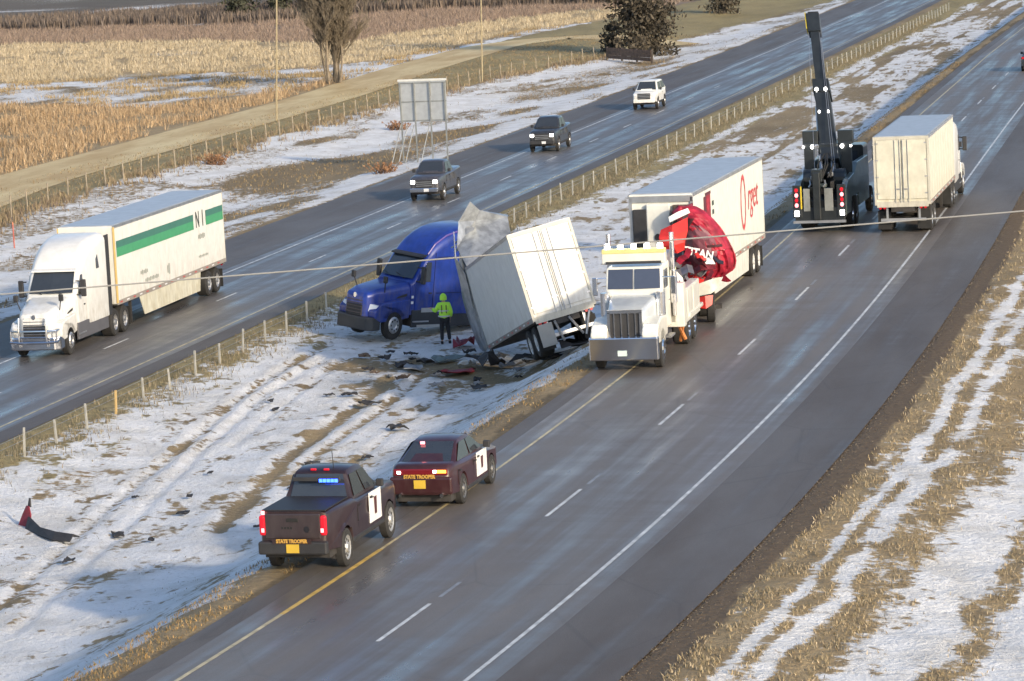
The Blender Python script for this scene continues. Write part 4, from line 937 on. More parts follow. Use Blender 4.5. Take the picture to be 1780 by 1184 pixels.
for k in range(5): part(bl, 'blue_lamp', LAMP_B, B((.13 + k * .105, -.985, 1.77), (.085, .03, .07)))
lamp_pair(t, 'roof_lamp', LAMP_R, .18, -.62, 1.965, (.16, .06, .05)); lamp_pair(t, 'headlight', LAMP_CLEAR, .68, 2.90, .98, (.32, .1, .2))
police_door(t, w, .70, .62, 1.30, 1.0)
part(t, 'antenna', BLACK, MB().tube([(.3, -.4, 1.95), (.3, -.45, 2.35)], .01, 4))
anchor(t, (.90, -1.75, 0), (-3.38, 7.2, .01))
# state patrol sedan
t = thing('patrol_sedan', 'maroon patrol sedan with white door parked ahead of the patrol pickup', 'car', (0, 0, 0), .03)
w = car(t, 'sedan', MAROON, 5.05, 1.9, [(2.5, .58), (2.45, .80), (2.2, .88), (1.0, .98), (-1.5, 1.05), (-2.2, 1.08), (-2.42, 1.04), (-2.52, .92), (-2.52, .55)], (1.52, -1.53), .36, 1.01, (1.05, .15, -.85, -2.05, 1.46), zb=.26, rim=M('dark_rim', (.16, .16, .16), .4, .5))
part(t, 'tail_light_bar', M('dark_red_lens', (.16, .012, .018), .25), B((0, -2.50, .90), (1.58, .07, .16)), .03)
part(t, 'amber_lamp', LAMP_A, B((.62, -2.545, .92), (.26, .02, .07))); part(t, 'white_lamp', LAMP_W, MB().box((.42, -2.545, .92), (.10, .02, .06)).box((-.62, -2.545, .90), (.10, .02, .06)))
part(t, 'rear_bumper', MAROON, B((0, -2.5, .58), (1.82, .14, .42)), .06)
part(t, 'license_plate', PLATE, B((-.02, -2.585, .62), (.34, .015, .2)))
text_mesh('STATE TROOPER', .12, GOLD, t, 'trunk_lettering', (-.02, -2.58, .80), (1, 0, 0), (0, 0, 1), bold=.006)

part(t, 'deck_lamp', LAMP_RB, B((-.30, -1.16, 1.41), (.12, .06, .06)))
lamp_pair(t, 'headlight', LAMP_CLEAR, .58, 2.42, .74, (.34, .1, .12))
police_door(t, w, .42, .42, 1.0, 1.05)
part(t, 'exhaust_tip', CHROME, MB().cyl((.6, -2.6, .35), (.6, -2.4, .35), .05).cyl((-.6, -2.6, .35), (-.6, -2.4, .35), .05))
anchor(t, (.85, -1.53, 0), (-2.95, 15.1, .01))
# oncoming vehicles on the far carriageway
def grille_face(t, y, z0, z1, w, mat=DARK):
    g = part(t, 'grille', mat, B((0, y, (z0 + z1) / 2), (w, .05, z1 - z0)), .03)
    for k in range(3): part(g, 'bar', DULL_METAL, B((0, y + .03, z0 + (z1 - z0) * (k + 1) / 4), (w * .94, .02, .03)))
GREYP = M('charcoal_paint', (.045, .045, .055), .3, coat=.6, dirt=.4, dirtcol=(.2, .19, .18))
BLKP = M('black_car_paint', (.022, .024, .028), .3, coat=.6, dirt=.3, dirtcol=(.2, .19, .18))
WHTP = M('white_car_paint', (.78, .77, .72), .3, coat=.4, dirt=.3, dirtcol=(.4, .36, .28))
PK = [(2.95, .75), (2.95, 1.12), (2.80, 1.24), (1.25, 1.33), (-.75, 1.36), (-1.0, 1.40), (-2.95, 1.40), (-2.98, .75)]
def oncoming(name, label, cat, paint, top, glass, wx, belt, at_, lampm, W=2.03, tall=1.0):
    t = thing(name, label, cat, (0, 0, 0), math.pi + .068)
    t.scale = (SC.x, SC.y, SC.z * tall)
    car(t, cat, paint, 5.9, W, top, wx, .42, belt, glass, zb=.45)
    yf = top[0][0]
    grille_face(t, yf + .005, .72, 1.12, W * .52)
    lamp_pair(t, 'headlight', lampm, W * .345, yf - .02, 1.02, (.26, .10, .17))
    part(t, 'front_bumper', paint if paint is WHTP else CHROME if paint is GREYP else DARK, B((0, yf + .0, .60), (W - .28, .2, .22)), .04)
    part(t, 'license_plate', M('white_plate', (.7, .7, .7), .4), B((-.15, yf + .11, .60), (.30, .015, .15)))
    lamp_pair(t, 'tail_lamp', LENS_R, .78, top[-1][0] + .02, 1.1, (.16, .08, .4))
    anchor(t, (-W / 2 + .12, max(wx), 0), at_); return t
oncoming('dark_pickup', 'charcoal pickup with headlights on, nearest to the sign back', 'pickup', GREYP, PK, (1.25, .55, -.62, -.85, 1.94), (1.95, -1.75), 1.36, (-35.1, 113.6, ZF + .01), LAMP_W)
SUV = [(2.5, .70), (2.5, 1.05), (2.3, 1.16), (1.15, 1.24), (-1.9, 1.28), (-2.45, 1.25), (-2.5, .70)]
oncoming('black_crew_pickup', 'black crew cab pickup driving between the charcoal pickup and the white vehicle', 'pickup', BLKP, PK, (1.25, .5, -.9, -1.1, 1.96), (1.95, -1.75), 1.36, (-37.15, 144.5, ZF + .01), LAMP_W)
oncoming('white_suv', 'white sport utility vehicle, farthest of the three oncoming vehicles', 'car', WHTP, SUV, (1.2, .45, -2.0, -2.4, 1.86), (1.55, -1.45), 1.24, (-39.5, 180.2, ZF + .01), LAMP_CLEAR, tall=1.02)
t = thing('distant_dark_car', 'dark car driving away at the right edge of the picture', 'car', (0, 0, 0), .08)
car(t, 'sedan', BLKP, 4.9, 1.9, [(2.5, .58), (2.45, .80), (2.2, .88), (1.0, .98), (-1.5, 1.06), (-2.3, 1.10), (-2.5, 1.04), (-2.52, .55)], (1.5, -1.5), .36, 1.02, (1.05, .25, -1.0, -1.85, 1.47), zb=.26)
lamp_pair(t, 'tail_lamp', LENS_R, .7, -2.5, .92, (.35, .06, .15))
anchor(t, (-.85, -1.5, 0), (-12.55, 184.3, .01))

# ================================================================== ROADSIDE THINGS
def gz(x, y): return float(ground_z(np.array([x]), np.array([y]))[0])
# ---- cable barrier in the median
POSTM = M('galvanised_post', (.50, .48, .42), .5, .3, vary=.2); SLEEVE = M('amber_sleeve', (.55, .38, .16), .5)
cb = link('cable_barrier', None); tag(cb, 'cable barrier of short grey posts along the far road in the median', 'barrier')
pm = MB().hexa([(-.035, -.03, -.3), (.035, -.03, -.3), (-.035, .03, -.3), (.035, .03, -.3), (-.03, -.03, .86), (.03, -.03, .86), (-.03, .03, .86), (.03, .03, .86)]).mesh('post'); pm.materials.append(POSTM)
pm2 = pm.copy(); pm2.materials.clear(); pm2.materials.append(SLEEVE)
BX = lambda y: float(cF(y)) + 6.0 + .005 * y
rb = random.Random(5); ropes = []
y = 6.0
while y < 330:
    if not 67 < y < 92:
        x = BX(y); o = link('post', pm2 if abs(y - 40.4) < 1.5 else pm, cb); o.location = (x, y, gz(x, y)); o.rotation_euler = (rb.uniform(-.05, .05), rb.uniform(-.05, .05), rb.uniform(-.2, .2))
        s_ = rb.uniform(.9, 1.12); o.scale = (1, 1, s_)
    y += 2.86 if y < 120 else 3.3
for h in (.72, .52):
    for a, b in ((6, 66), (93, 330)):
        ys = np.arange(a, b, 3.0)
        part(cb, 'cable', STEEL, MB().tube([(BX(v), v, gz(BX(v), v) * .0 + float(base_z(BX(v), v)) + h) for v in ys], .006, 4))
# ---- overhead cable crossing in front of everything
a, b = Vector((6.70, -31.44, 11.449)), Vector((18.13, -27.92, 11.792))
pts = []
for k in range(41):
    u = -4 + 9 * k / 40; p = a.lerp(b, u); p.z += .012 * ((u - .5)**2 - .25) * 2; pts.append(p)
tag(part(None, 'overhead_cable', M('grey_cable', (.30, .30, .29), .5), MB().tube(pts, .0095, 6)), 'thin grey overhead cable running across the whole view above the trucks', 'cable')
# ---- sign seen from behind
t = thing('road_sign', 'large road sign seen from behind on tall thin posts beside the far road', 'sign', (-44.9, 140.6, ZF), 0, scale=(1, 1, 1))
ALU = M('sign_aluminium', (.50, .52, .53), .45, .5, vary=.08)
for i in range(3):
    for j in range(2): part(t, 'panel', ALU, B((-1.07 + 1.07 * i, .03, 3.12 + 1.32 * j), (1.045, .03, 1.29)), .004)
part(t, 'top_edge', M('pale_sign_edge', (.62, .63, .60), .4), B((0, .02, 5.16), (3.3, .05, .14)))
SP = M('sign_post_steel', (.30, .31, .30), .5, .5, vary=.15)
for x in (-1.5, -.55, .5, 1.5): part(t, 'post', SP, MB().box((x, -.06, 2.4), (.08, .09, 5.2)))
for z in (2.56, 3.78, 4.98): part(t, 'stiffener', SP, B((0, -.01, z), (3.2, .05, .07)))
for x in (-1.7, -1.25, -.8, .25): part(t, 'brace', SP, MB().tube([(x, -1.8, .0), (x + .15, -.1, 2.3)], .035, 5))
# ---- field fence along the frontage road
ff = link('field_fence', None); tag(ff, 'wire field fence on thin wooden posts beside the frontage road verge', 'fence')
FP = M('weathered_wood', (.30, .25, .18), .8, vary=.25); fpm = MB().cyl((0, 0, -.2), (0, 0, 1.25), .055, .045, 6).mesh('post'); fpm.materials.append(FP)
fx = [p[0] for p in FENCE]; fy = [p[1] for p in FENCE]; wires = {.5: [], 1.0: []}
y = 93.0
while y < 257:
    x = float(np.interp(y, fy, fx)); z = gz(x, y); o = link('post', fpm, ff); o.location = (x, y, z); o.rotation_euler = (rb.uniform(-.06, .06), rb.uniform(-.06, .06), 0)
    for h in wires: wires[h].append((x, y, z + h))
    y += 3.4
for h in wires: part(ff, 'wire', FP, MB().tube(wires[h], .008, 3))
# ---- utility poles
PW = M('pale_pole_wood', (.34, .28, .17), .8, vary=.15)
for (x, y, h, ln, lab) in ((-70.2, 180.6, 12, .045, 'tall pale wooden utility pole between the bare tree and the trailer truck'), (-66.5, 223.1, 12, .02, 'tall pale wooden utility pole above the back of the road sign'), (-68.3, 274.7, 12, .03, 'slim wooden utility pole just left of the large dark evergreen')):
    t = thing('utility_pole', lab, 'pole', (x, y, gz(x, y)), 0, 'utility poles along the frontage road', (1, 1, 1)); t.rotation_euler = (0, ln + .02, 0)
    part(t, 'shaft', PW, MB().cyl((0, 0, -.3), (0, 0, h), .075, .06, 8)); part(t, 'crossarm', PW, B((0, -.12, h - .7), (2.2, .1, .12)))
    for q in (-.9, .9): part(t, 'insulator', DARK, MB().cyl((q, -.12, h - .64), (q, -.12, h - .45), .05, n=6))
# ---- low wooden wall by the evergreen
A, Bp = Vector((-64.2, 257.5, 0)), Vector((-57.5, 249.1, 0)); d = (Bp - A)
t = thing('low_wooden_wall', 'low brown wall of planks on the bank below the large evergreen', 'wall', (A.x, A.y, gz(A.x, A.y) + .1), math.atan2(d.y, d.x), None, (1, 1, 1))
BRW = M('rusty_brown_planks', (.16, .095, .06), .8, vary=.3)
for k in range(3): part(t, 'plank', BRW, B((d.length / 2, 0, .2 + .36 * k), (d.length, .10, .33)), .01)
for k in range(4): part(t, 'post', M('dark_timber', (.05, .04, .035), .8), B((d.length * k / 3, .08, .5), (.16, .16, 1.35)))
# ---- red marker stake
t = thing('marker_stake', 'thin red marker stake standing in the snow left of the white truck', 'stake', (-53.4, 96.2, gz(-53.4, 96.2)), 0, None, (1, 1, 1))
part(t, 'stake', M('red_stake', (.40, .10, .07), .6), MB().cyl((0, 0, -.2), (0, 0, 1.25), .04, n=6)); part(t, 'cap', M('orange_cap', (.55, .2, .1), .6), MB().cyl((0, 0, 1.25), (0, 0, 1.4), .045, .02, n=6))

# ---- worker in a hi-vis jacket
def skin_obj(name, verts, edges, radii, mat, parent, root=0, sub=1):
    me = bpy.data.meshes.new(name); me.from_pydata(verts, edges, []); me.update()
    o = link(name, me, parent); me.materials.append(mat)
    o.modifiers.new('skin', 'SKIN')
    if not me.skin_vertices: me.attributes
    for i, r_ in enumerate(radii): me.skin_vertices[0].data[i].radius = (r_, r_) if not isinstance(r_, tuple) else r_
    me.skin_vertices[0].data[root].use_root = True
    s = o.modifiers.new('sub', 'SUBSURF'); s.levels = sub; s.render_levels = sub
    return o
def person(loc, rz, label):
    t = thing('person', label, 'person', loc, rz, None, (1.0, 1.0, 1.09))
    SKIN = M('skin', (.50, .32, .24), .6); HV = M('hi_vis_lime', (.50, .92, .07), .6); TR = M('black_trousers', (.018, .018, .022), .8)
    # body: pelvis, spine, head, legs, arms (left arm reaching out)
    V = [(0, 0, .98), (0, -.01, 1.18), (0, -.02, 1.40), (0, 0, 1.50), (0, .03, 1.62), (0, .05, 1.72),
         (-.10, 0, .92), (-.12, .03, .50), (-.13, -.02, .09), (-.14, .14, .05), (.10, 0, .92), (.14, .06, .50), (.17, .04, .09), (.18, .20, .05),
         (-.19, -.02, 1.42), (-.33, .06, 1.20), (-.46, .24, 1.27), (-.50, .31, 1.30), (.19, -.02, 1.42), (.27, -.04, 1.15), (.24, .12, .95), (.23, .17, .88)]
    E_ = [(0, 1), (1, 2), (2, 3), (3, 4), (4, 5), (0, 6), (6, 7), (7, 8), (8, 9), (0, 10), (10, 11), (11, 12), (12, 13), (2, 14), (14, 15), (15, 16), (16, 17), (2, 18), (18, 19), (19, 20), (20, 21)]
    RR = [.14, .13, .13, .055, .085, .07, .09, .06, .04, .035, .09, .06, .04, .035, .06, .045, .035, .035, .06, .045, .035, .035]
    for base, dr in ((17, Vector((-.8, .55, .1))), (21, Vector((-.05, .25, -1)))):
        dr.normalize(); side = dr.cross(Vector((0, 0, 1) if abs(dr.z) < .7 else (1, 0, 0))).normalized()
        for k, (o_, ln) in enumerate(((-.03, .075), (-.01, .09), (.01, .085), (.03, .07), (.045, .05))):
            p = Vector(V[base]); i = len(V)
            V += [tuple(p + side * o_ + dr * .04), tuple(p + side * o_ * 1.3 + dr * (.04 + ln) + Vector((0, 0, -.01)))]; E_ += [(base, i), (i, i + 1)]; RR += [.010, .008]
    skin_obj('body', V, E_, RR, SKIN, t, 0, 1)
    jv = [(0, 0, .88), (0, -.01, 1.15), (0, -.02, 1.40), (0, 0, 1.52), (-.20, -.02, 1.43), (-.33, .06, 1.20), (-.45, .225, 1.265), (.20, -.02, 1.43), (.28, -.04, 1.14), (.245, .10, .98)]
    skin_obj('jacket', jv, [(0, 1), (1, 2), (2, 3), (2, 4), (4, 5), (5, 6), (2, 7), (7, 8), (8, 9)], [(.23, .17), (.22, .16), (.21, .15), .09, .10, .08, .065, .10, .085, .07], HV, t, 0, 2)
    bnd = MB()
    for z, w_, d_ in ((1.02, .245, .18), (1.22, .235, .172)):
        bnd.lathe([(z - .025, 1), (z + .025, 1)], (0, 0, 0), axis='z', n=16)
    bnd.v = [(x * .243, y * .182, z) for x, y, z in bnd.v]
    part(t, 'reflective_band', M('silver_band', (.6, .6, .55), .4), bnd)
    part(t, 'shoulder_strap', M('dark_strap', (.10, .13, .04), .6), MB().box((-.09, -.155, 1.28), (.04, .02, .3)).box((.09, -.155, 1.28), (.04, .02, .3)))
    skin_obj('trousers', [(0, 0, .95), (-.10, 0, .88), (-.12, .03, .50), (-.13, -.01, .12), (.10, 0, .88), (.14, .06, .50), (.17, .04, .12)], [(0, 1), (1, 2), (2, 3), (0, 4), (4, 5), (5, 6)], [.15, .115, .085, .075, .115, .085, .075], TR, t, 0, 1)
    part(t, 'boot', BLACK, MB().box((-.135, .05, .05), (.11, .30, .11)), .03); part(t, 'boot', BLACK, MB().box((.175, .11, .05), (.11, .30, .11)), .03)
    hel = part(t, 'hood', HV, MB().lathe([(1.60, .135), (1.68, .14), (1.76, .125), (1.82, .08), (1.85, .01)], (0, .03, 0), axis='z', n=14), 0, True)
    return t
person((-17.65, 59.4, gz(-17.65, 59.4)), R(20), 'person in a lime hi-vis jacket and dark trousers standing beside the blue tractor')

# ---- debris in the median
rd = random.Random(11)
def shard(name, label, x, y, size, mat, group=None, flat=.25, seed=0, cat='debris', parts=None):
    q = random.Random(seed); n = 5; rws = []
    for i in range(4):
        rws.append([((j / (n - 1) - .5) * size * (1 - .15 * i * q.random()) + q.uniform(-.05, .05) * size, (i / 3 - .5) * size * .55 + q.uniform(-.06, .06) * size, .05 + flat * size * q.random()) for j in range(n)])
    o = crumple(name, rws, mat, None, .035); o.location = (x, y, gz(x, y) + .02); o.rotation_euler = (0, 0, q.uniform(0, 6.28))
    return tag(o, label, cat, group)
DK = M('dark_debris', (.035, .033, .033), .7, vary=.3); GYD = M('grey_debris', (.22, .22, .22), .6, vary=.3); WHD = M('white_debris', (.6, .6, .58), .6); REDD = M('red_debris', (.20, .016, .025), .5, vary=.3)
shard('red_cab_piece', 'crumpled dark red panel lying between the worker and the tilted trailer', -16.55, 58.4, 1.4, REDD, seed=1, flat=.3)
shard('red_strip', 'thin red strip lying flat in the snow below the tilted trailer', -14.9, 52.3, 1.5, REDD, seed=2, flat=.1)
shard('torn_tyre', 'torn black tyre lying below the wheels of the tilted trailer', -14.1, 53.4, 1.7, DK, seed=3, flat=.35)  # crumpled black sheet standing for a torn tyre
shard('dark_sheet', 'long dark sheet lying under the rear of the tilted trailer', -10.8, 50.3, 2.4, DK, seed=4, flat=.12)
shard('dark_sheet_scrap', 'dark scrap of sheet between the tilted trailer and the white recovery truck', -9.2, 48.6, 2.0, DK, seed=14, flat=.15)
shard('grey_panel', 'flat grey panel lying in the churned snow in front of the blue tractor', -16.7, 52.6, 1.3, GYD, seed=5, flat=.10)
shard('white_panel_scrap', 'small white panel scrap beside the torn black tyre', -15.0, 53.8, .7, WHD, seed=6, flat=.3)
shard('greenish_sheet', 'grey green sheet of metal beneath the worker and the red panel', -16.3, 55.2, 1.3, M('green_grey_sheet', (.14, .17, .15), .5), seed=7, flat=.15)
ORD = 'first second third fourth fifth sixth seventh eighth ninth tenth eleventh twelfth thirteenth fourteenth fifteenth sixteenth seventeenth eighteenth nineteenth twentieth twenty-first twenty-second'.split()
AZ = lambda p: math.atan2(p[0] - CX, p[1] - CY)
for k, (x, y) in enumerate(sorted([(-17.4, 53.3), (-15.1, 50.4), (-18.6, 54.8), (-13.2, 52.9), (-13.5, 50.3), (-18.0, 56.0), (-19.0, 56.6), (-17.9, 51.5), (-16.2, 49.6), (-14.4, 48.2), (-12.2, 51.2), (-15.8, 56.6), (-19.6, 55.2), (-17.0, 50.6), (-11.6, 49.2), (-18.4, 52.3), (-14.2, 55.6), (-13.0, 48.7), (-15.5, 51.6), (-12.6, 53.6), (-16.9, 54.4), (-17.6, 55.0)], key=AZ)):
    shard('wreck_fragment', ORD[k] + ' small fragment from the left in the wreckage strewn below the tilted trailer', x, y, rd.uniform(.28, .75), rd.choice([DK, DK, GYD, M('brown_debris', (.12, .085, .06), .8)]), 'fragments strewn below the tilted trailer', .3, 40 + k)
for k, (x, y, s_) in enumerate(sorted([(-14.99, 16.93, .5), (-14.54, 24.24, .45), (-15.33, 26.64, .3), (-15.75, 44.45, .8), (-12.85, 39.0, .9), (-12.56, 47.5, .7), (-19.4, 44.4, .35), (-17.1, 26.6, .3), (-17.1, 46.4, .6), (-17.9, 46.4, .4), (-15.4, 21.3, .55), (-13.5, 32.5, .5), (-18.8, 43.3, .35), (-12.0, 33.5, .4), (-13.9, 20.2, .3), (-11.5, 22.4, .3), (-12.6, 28.3, .35), (-16.4, 31.0, .25)], key=lambda p: p[1])):
    shard('scattered_scrap', ORD[k] + ' dark scrap up from the bottom of the picture on the open median snow', x, y, s_, DK, 'scraps scattered over the open median snow', .2, 80 + k)
# torn bumper at lower left
t = thing('torn_bumper', 'torn black bumper cover with a red corner lying in the snow at lower left', 'debris', (-17.3, 21.0, gz(-17.3, 21.0)), 0, None, (1, 1, 1))
crumple('bumper_cover', sheet_noise([[(-1.25, 1.2, .35), (-.5, .4, .12), (.3, -.25, .10), (1.15, -.75, .16)], [(-1.2, .9, .30), (-.45, .05, .28), (.35, -.6, .26), (1.1, -.95, .2)], [(-1.15, .7, .05), (-.4, -.2, .04), (.4, -.9, .04), (1.0, -1.1, .05)]], .04, 31), DK, t, .04)
crumple('red_corner', sheet_noise([[(-1.62, 1.2, .04), (-1.2, 1.0, .05)], [(-1.5, 1.3, .35), (-1.18, 1.1, .38)], [(-1.38, 1.35, .62), (-1.25, 1.25, .62)]], .03, 32), REDD, t, .04)
crumple('black_tip', [[(-1.36, 1.36, .60), (-1.22, 1.24, .60)], [(-1.31, 1.38, .85), (-1.25, 1.3, .85)]], DK, t, .04)
# orange things beside the recovery truck
shard('orange_strap', 'orange strap heaped on the road between the recovery truck and the red wreck', -5.35, 50.0, .8, M('orange_strap', (.62, .16, .03), .6), seed=61, flat=.35, cat='strap')
shard('yellow_strap', 'yellow strap lying on the road beside the white recovery truck', -5.0, 47.6, .6, M('yellow_strap', (.55, .42, .05), .6), seed=62, flat=.2, cat='strap')

# ================================================================== VEGETATION
def blades(name, label, cat, x, y, h, w, tint, lean=.35, kind='stuff', z=None, bend=True):
    """many grass blades as one mesh; arrays per blade"""
    n = len(x)
    if n == 0: return
    z = ground_z(x, y) if z is None else z
    a = RNG.uniform(0, 2 * np.pi, n); l = RNG.uniform(0, lean, n) * h; b = RNG.uniform(0, 2 * np.pi, n)
    ux, uy = np.cos(a) * w / 2, np.sin(a) * w / 2
    base = np.stack([x, y, z - .03], -1)
    mid = base + np.stack([np.cos(b) * l * .35, np.sin(b) * l * .35, h * .6], -1)
    tip = base + np.stack([np.cos(b) * l, np.sin(b) * l, h], -1)
    o = np.stack([ux, uy, 0 * ux], -1)
    V = np.stack([base - o, base + o, mid + o * .7, mid - o * .7, tip], 1).reshape(-1, 3)
    i = np.arange(n)[:, None] * 5
    F4 = (i + np.array([[0, 1, 2, 3]])); F3 = (i + np.array([[3, 2, 4]]))
    me = bpy.data.meshes.new(name)
    me.vertices.add(len(V)); me.vertices.foreach_set('co', V.ravel())
    lv = np.concatenate([F4.ravel(), F3.ravel()]).astype(np.int32); me.loops.add(len(lv)); me.loops.foreach_set('vertex_index', lv)
    me.polygons.add(2 * n); me.polygons.foreach_set('loop_start', np.concatenate([np.arange(n) * 4, 4 * n + np.arange(n) * 3]).astype(np.int32))
    me.polygons.foreach_set('loop_total', np.concatenate([np.full(n, 4), np.full(n, 3)]).astype(np.int32)); me.update()
    at = me.attributes.new('tint', 'FLOAT_COLOR', 'POINT'); c = np.repeat(np.concatenate([tint, np.ones((n, 1))], 1), 5, 0); at.data.foreach_set('color', c.ravel().astype(np.float32))
    me.materials.append(BLADE)
    return tag(link(name, me), label, cat, kind=kind)
BLADE = blade_mat('dry_grass_blades')
def tints(cols, n):
    c = np.array(cols)[RNG.integers(0, len(cols), n)]; return c * RNG.uniform(.6, 1.25, (n, 1))
TAN = [(.44, .35, .22), (.37, .29, .17), (.50, .41, .28), (.30, .25, .15)]
def scatter(n, fx, y0, y1, pw=1.0):
    y = y0 + (y1 - y0) * RNG.random(n)**pw; return fx(y), y
def keep(x, y, lo=-1, hi=.42, jitter=.12):
    s, _ = snow_soil(x, y); return (s + RNG.normal(0, jitter, len(x)) < hi)
# right verge: clumped dry grass where the snow is thin
n = 150000; x, y = scatter(n, lambda y: cN(y) + 6.9 + 11 * RNG.random(n), -8, 110, 1.6)
k = keep(x, y) & (fbm(x / .5, y / .7, 70) > .43); x, y = x[k], y[k]
blades('verge_grass', 'dry tan grass growing through snow on the right verge', 'grass', x, y, RNG.uniform(.04, .15, len(x)), RNG.uniform(.012, .035, len(x)), tints(TAN, len(x)) * .85, 1.0)
# thin brown growth on the median edge of the near road
n = 26000; x, y = scatter(n, lambda y: cN(y) - 4.5 - 1.9 * RNG.random(n)**1.3, -6, 200, 1.5)
k = (fbm(x / .8, y / 1.2, 71) > .45); x, y = x[k], y[k]
blades('median_edge_grass', 'brown stubble along the median edge of the near road', 'grass', x, y, RNG.uniform(.03, .13, len(x)), RNG.uniform(.012, .035, len(x)), tints([(.26, .18, .09), (.32, .23, .11), (.20, .16, .08), (.38, .24, .10)], len(x)), .8)
# growth round the cable barrier
n = 42000; yb = 8 + 300 * RNG.random(n)**1.25; x = cF(yb) + 6.0 + .005 * yb + RNG.normal(-.2, .75, n); y = yb
k = (fbm(x / .9, y / 1.5, 72) > .42 - .08 * smooth(60, 120, y)) & (x - cF(y) > 4.6); x, y = x[k], y[k]
blades('barrier_grass', 'olive and tan grass growing along the cable barrier', 'grass', x, y, RNG.uniform(.05, .26, len(x)), RNG.uniform(.015, .04, len(x)), .75 * tints([(.28, .24, .15), (.34, .29, .18), (.23, .19, .13), (.40, .33, .22)], len(x)), .6)
# stubble poking through the open median snow
n = 26000; x, y = scatter(n, lambda y: cN(y) - 6 - 19 * RNG.random(n), 0, 150, 1.2)
k = (fbm(x / 1.0, y / 1.6, 73) > .60) & (x - cF(y) > 5); x, y = x[k], y[k]
blades('median_stubble', 'sparse stubble poking through the median snow', 'grass', x, y, RNG.uniform(.02, .08, len(x)), RNG.uniform(.012, .03, len(x)), tints(TAN, len(x)) * .8, 1.2)
# bank beside the far road
n = 60000; x, y = scatter(n, lambda y: cF(y) - 8.2 - 26 * RNG.random(n), 50, 300, 1.0)
k = keep(x, y, hi=.5) & (fbm(x / 1.2, y / 3, 74) > .42); x, y = x[k], y[k]
blades('bank_grass', 'tan and brown grass on the snowy bank beside the far road', 'grass', x, y, RNG.uniform(.05, .22, len(x)), RNG.uniform(.03, .06, len(x)), .8 * tints([(.36, .26, .13), (.25, .17, .09), (.42, .32, .17)], len(x)), .7)
# brush along the field fence
n = 16000; y = 92 + 170 * RNG.random(n); x = np.interp(y, fy, fx) + RNG.normal(0, .8, n)
k = fbm(x / 1.2, y / 2, 75) > .47; x, y = x[k], y[k]
blades('fence_brush', 'grey brown brush along the field fence', 'grass', x, y, RNG.uniform(.1, .55, len(x)), RNG.uniform(.03, .07, len(x)), tints([(.24, .19, .12), (.32, .25, .15), (.20, .15, .11)], len(x)), .5)
# reeds of the fields beyond, by band
n = 520000; th = RNG.uniform(math.atan2(-165 - CX, 330 - CY) - .05, math.atan2(-60 - CX, 330 - CY), n); r = np.sqrt(RNG.uniform(225**2, 520**2, n))
x, y = CX + r * np.sin(th), CY + r * np.cos(th); bd = fields(x, y)
rxx = np.interp(y, [p[1] for p in ROADF[:8]], [p[0] for p in ROADF[:8]])
ok = (x < rxx - 3.4) & (seg_dist(x, y, ROADF) > 3.6) & (x < cF(y) - 30)
cl = fbm(x / 2.5, y / 3.5, 76)
for b_, nm, lab, cols, h0, h1, den in ((0, 'near_reeds', 'orange brown reed bed in the field corner beside the frontage road', [(.48, .34, .20), (.41, .28, .16), (.54, .40, .25)], .15, .8, .38), (2, 'golden_reeds', 'golden reed bed across the field behind the frontage road', [(.58, .48, .33), (.50, .41, .27), (.64, .55, .40)], .12, .6, .42), (3, 'brown_brush', 'reddish brown brush at the back of the field', [(.34, .25, .195), (.38, .29, .22), (.29, .23, .19)], .2, .8, .36), (1, 'patchy_reeds', 'pale reeds in the patchy snow of the field', [(.45, .34, .18), (.38, .28, .15)], .2, .5, .56)):
    k = ok & (bd == b_) & (cl > den); xx_, yy_ = x[k], y[k]
    blades(nm, lab, 'reeds', xx_, yy_, RNG.uniform(h0, h1, len(xx_)), RNG.uniform(.03, .07, len(xx_)), tints(cols, len(xx_)) * .85, .9, z=base_z(xx_, yy_))
k = ok & (bd == 4) & (cl > .45); xx_, yy_ = x[k], y[k]
blades('distant_brush', 'grey brown brush in the far distance', 'brush', xx_, yy_, RNG.uniform(.6, 2.0, len(xx_)), RNG.uniform(.1, .25, len(xx_)), tints([(.17, .14, .12), (.13, .11, .10), (.22, .17, .13)], len(xx_)), .3, z=base_z(xx_, yy_))

# ---- trees
BARK = M('grey_brown_bark', (.20, .165, .12), .9, vary=.3); BARKD = M('dark_bark', (.07, .06, .05), .9, vary=.3)
def bare_tree(loc, seed, label, height=13):
    q = random.Random(seed)
    t = thing('bare_tree', label, 'tree', loc, 0, None, (1, 1, 1)); trunk = MB(); crown = MB()
    def grow(p, d, ln, r, lev):
        mb = trunk if lev < 2 else crown
        pts = [p]; rs_ = [r]; k = 4 if lev < 2 else 3
        for i in range(k):
            d = (d + Vector((q.uniform(-.16, .16), q.uniform(-.16, .16), q.uniform(.0, .12)))).normalized()
            p = p + d * ln / k; pts.append(p); rs_.append(r * (1 - .6 * (i + 1) / k))
        mb.tube(pts, rs_, 6 if lev < 2 else 3)
        if lev >= 5: return
        for i in range((5, 7, 6, 5, 4)[lev]):
            f = q.uniform(.12, .98); j = min(int(f * k), k - 1); b = pts[j].lerp(pts[j + 1], f * k - j)
            a = q.uniform(0, 6.28); sp = q.uniform(.35, .75)
            nd = (d + Vector((math.cos(a) * sp, math.sin(a) * sp, q.uniform(-.1, .25)))).normalized()
            grow(b, nd, ln * q.uniform(.40, .62), max(rs_[j] * .42, .018), lev + 1)
    for s_ in range(7): grow(Vector((q.uniform(-1.0, 1.0), q.uniform(-.6, .6), -.2)), Vector((q.uniform(-.10, .10), q.uniform(-.1, .1), 1)), height * q.uniform(.5, .75), q.uniform(.10, .24), 0)
    part(t, 'trunk', BARK, trunk, 0, True); part(t, 'crown', BARK, crown)
    return t
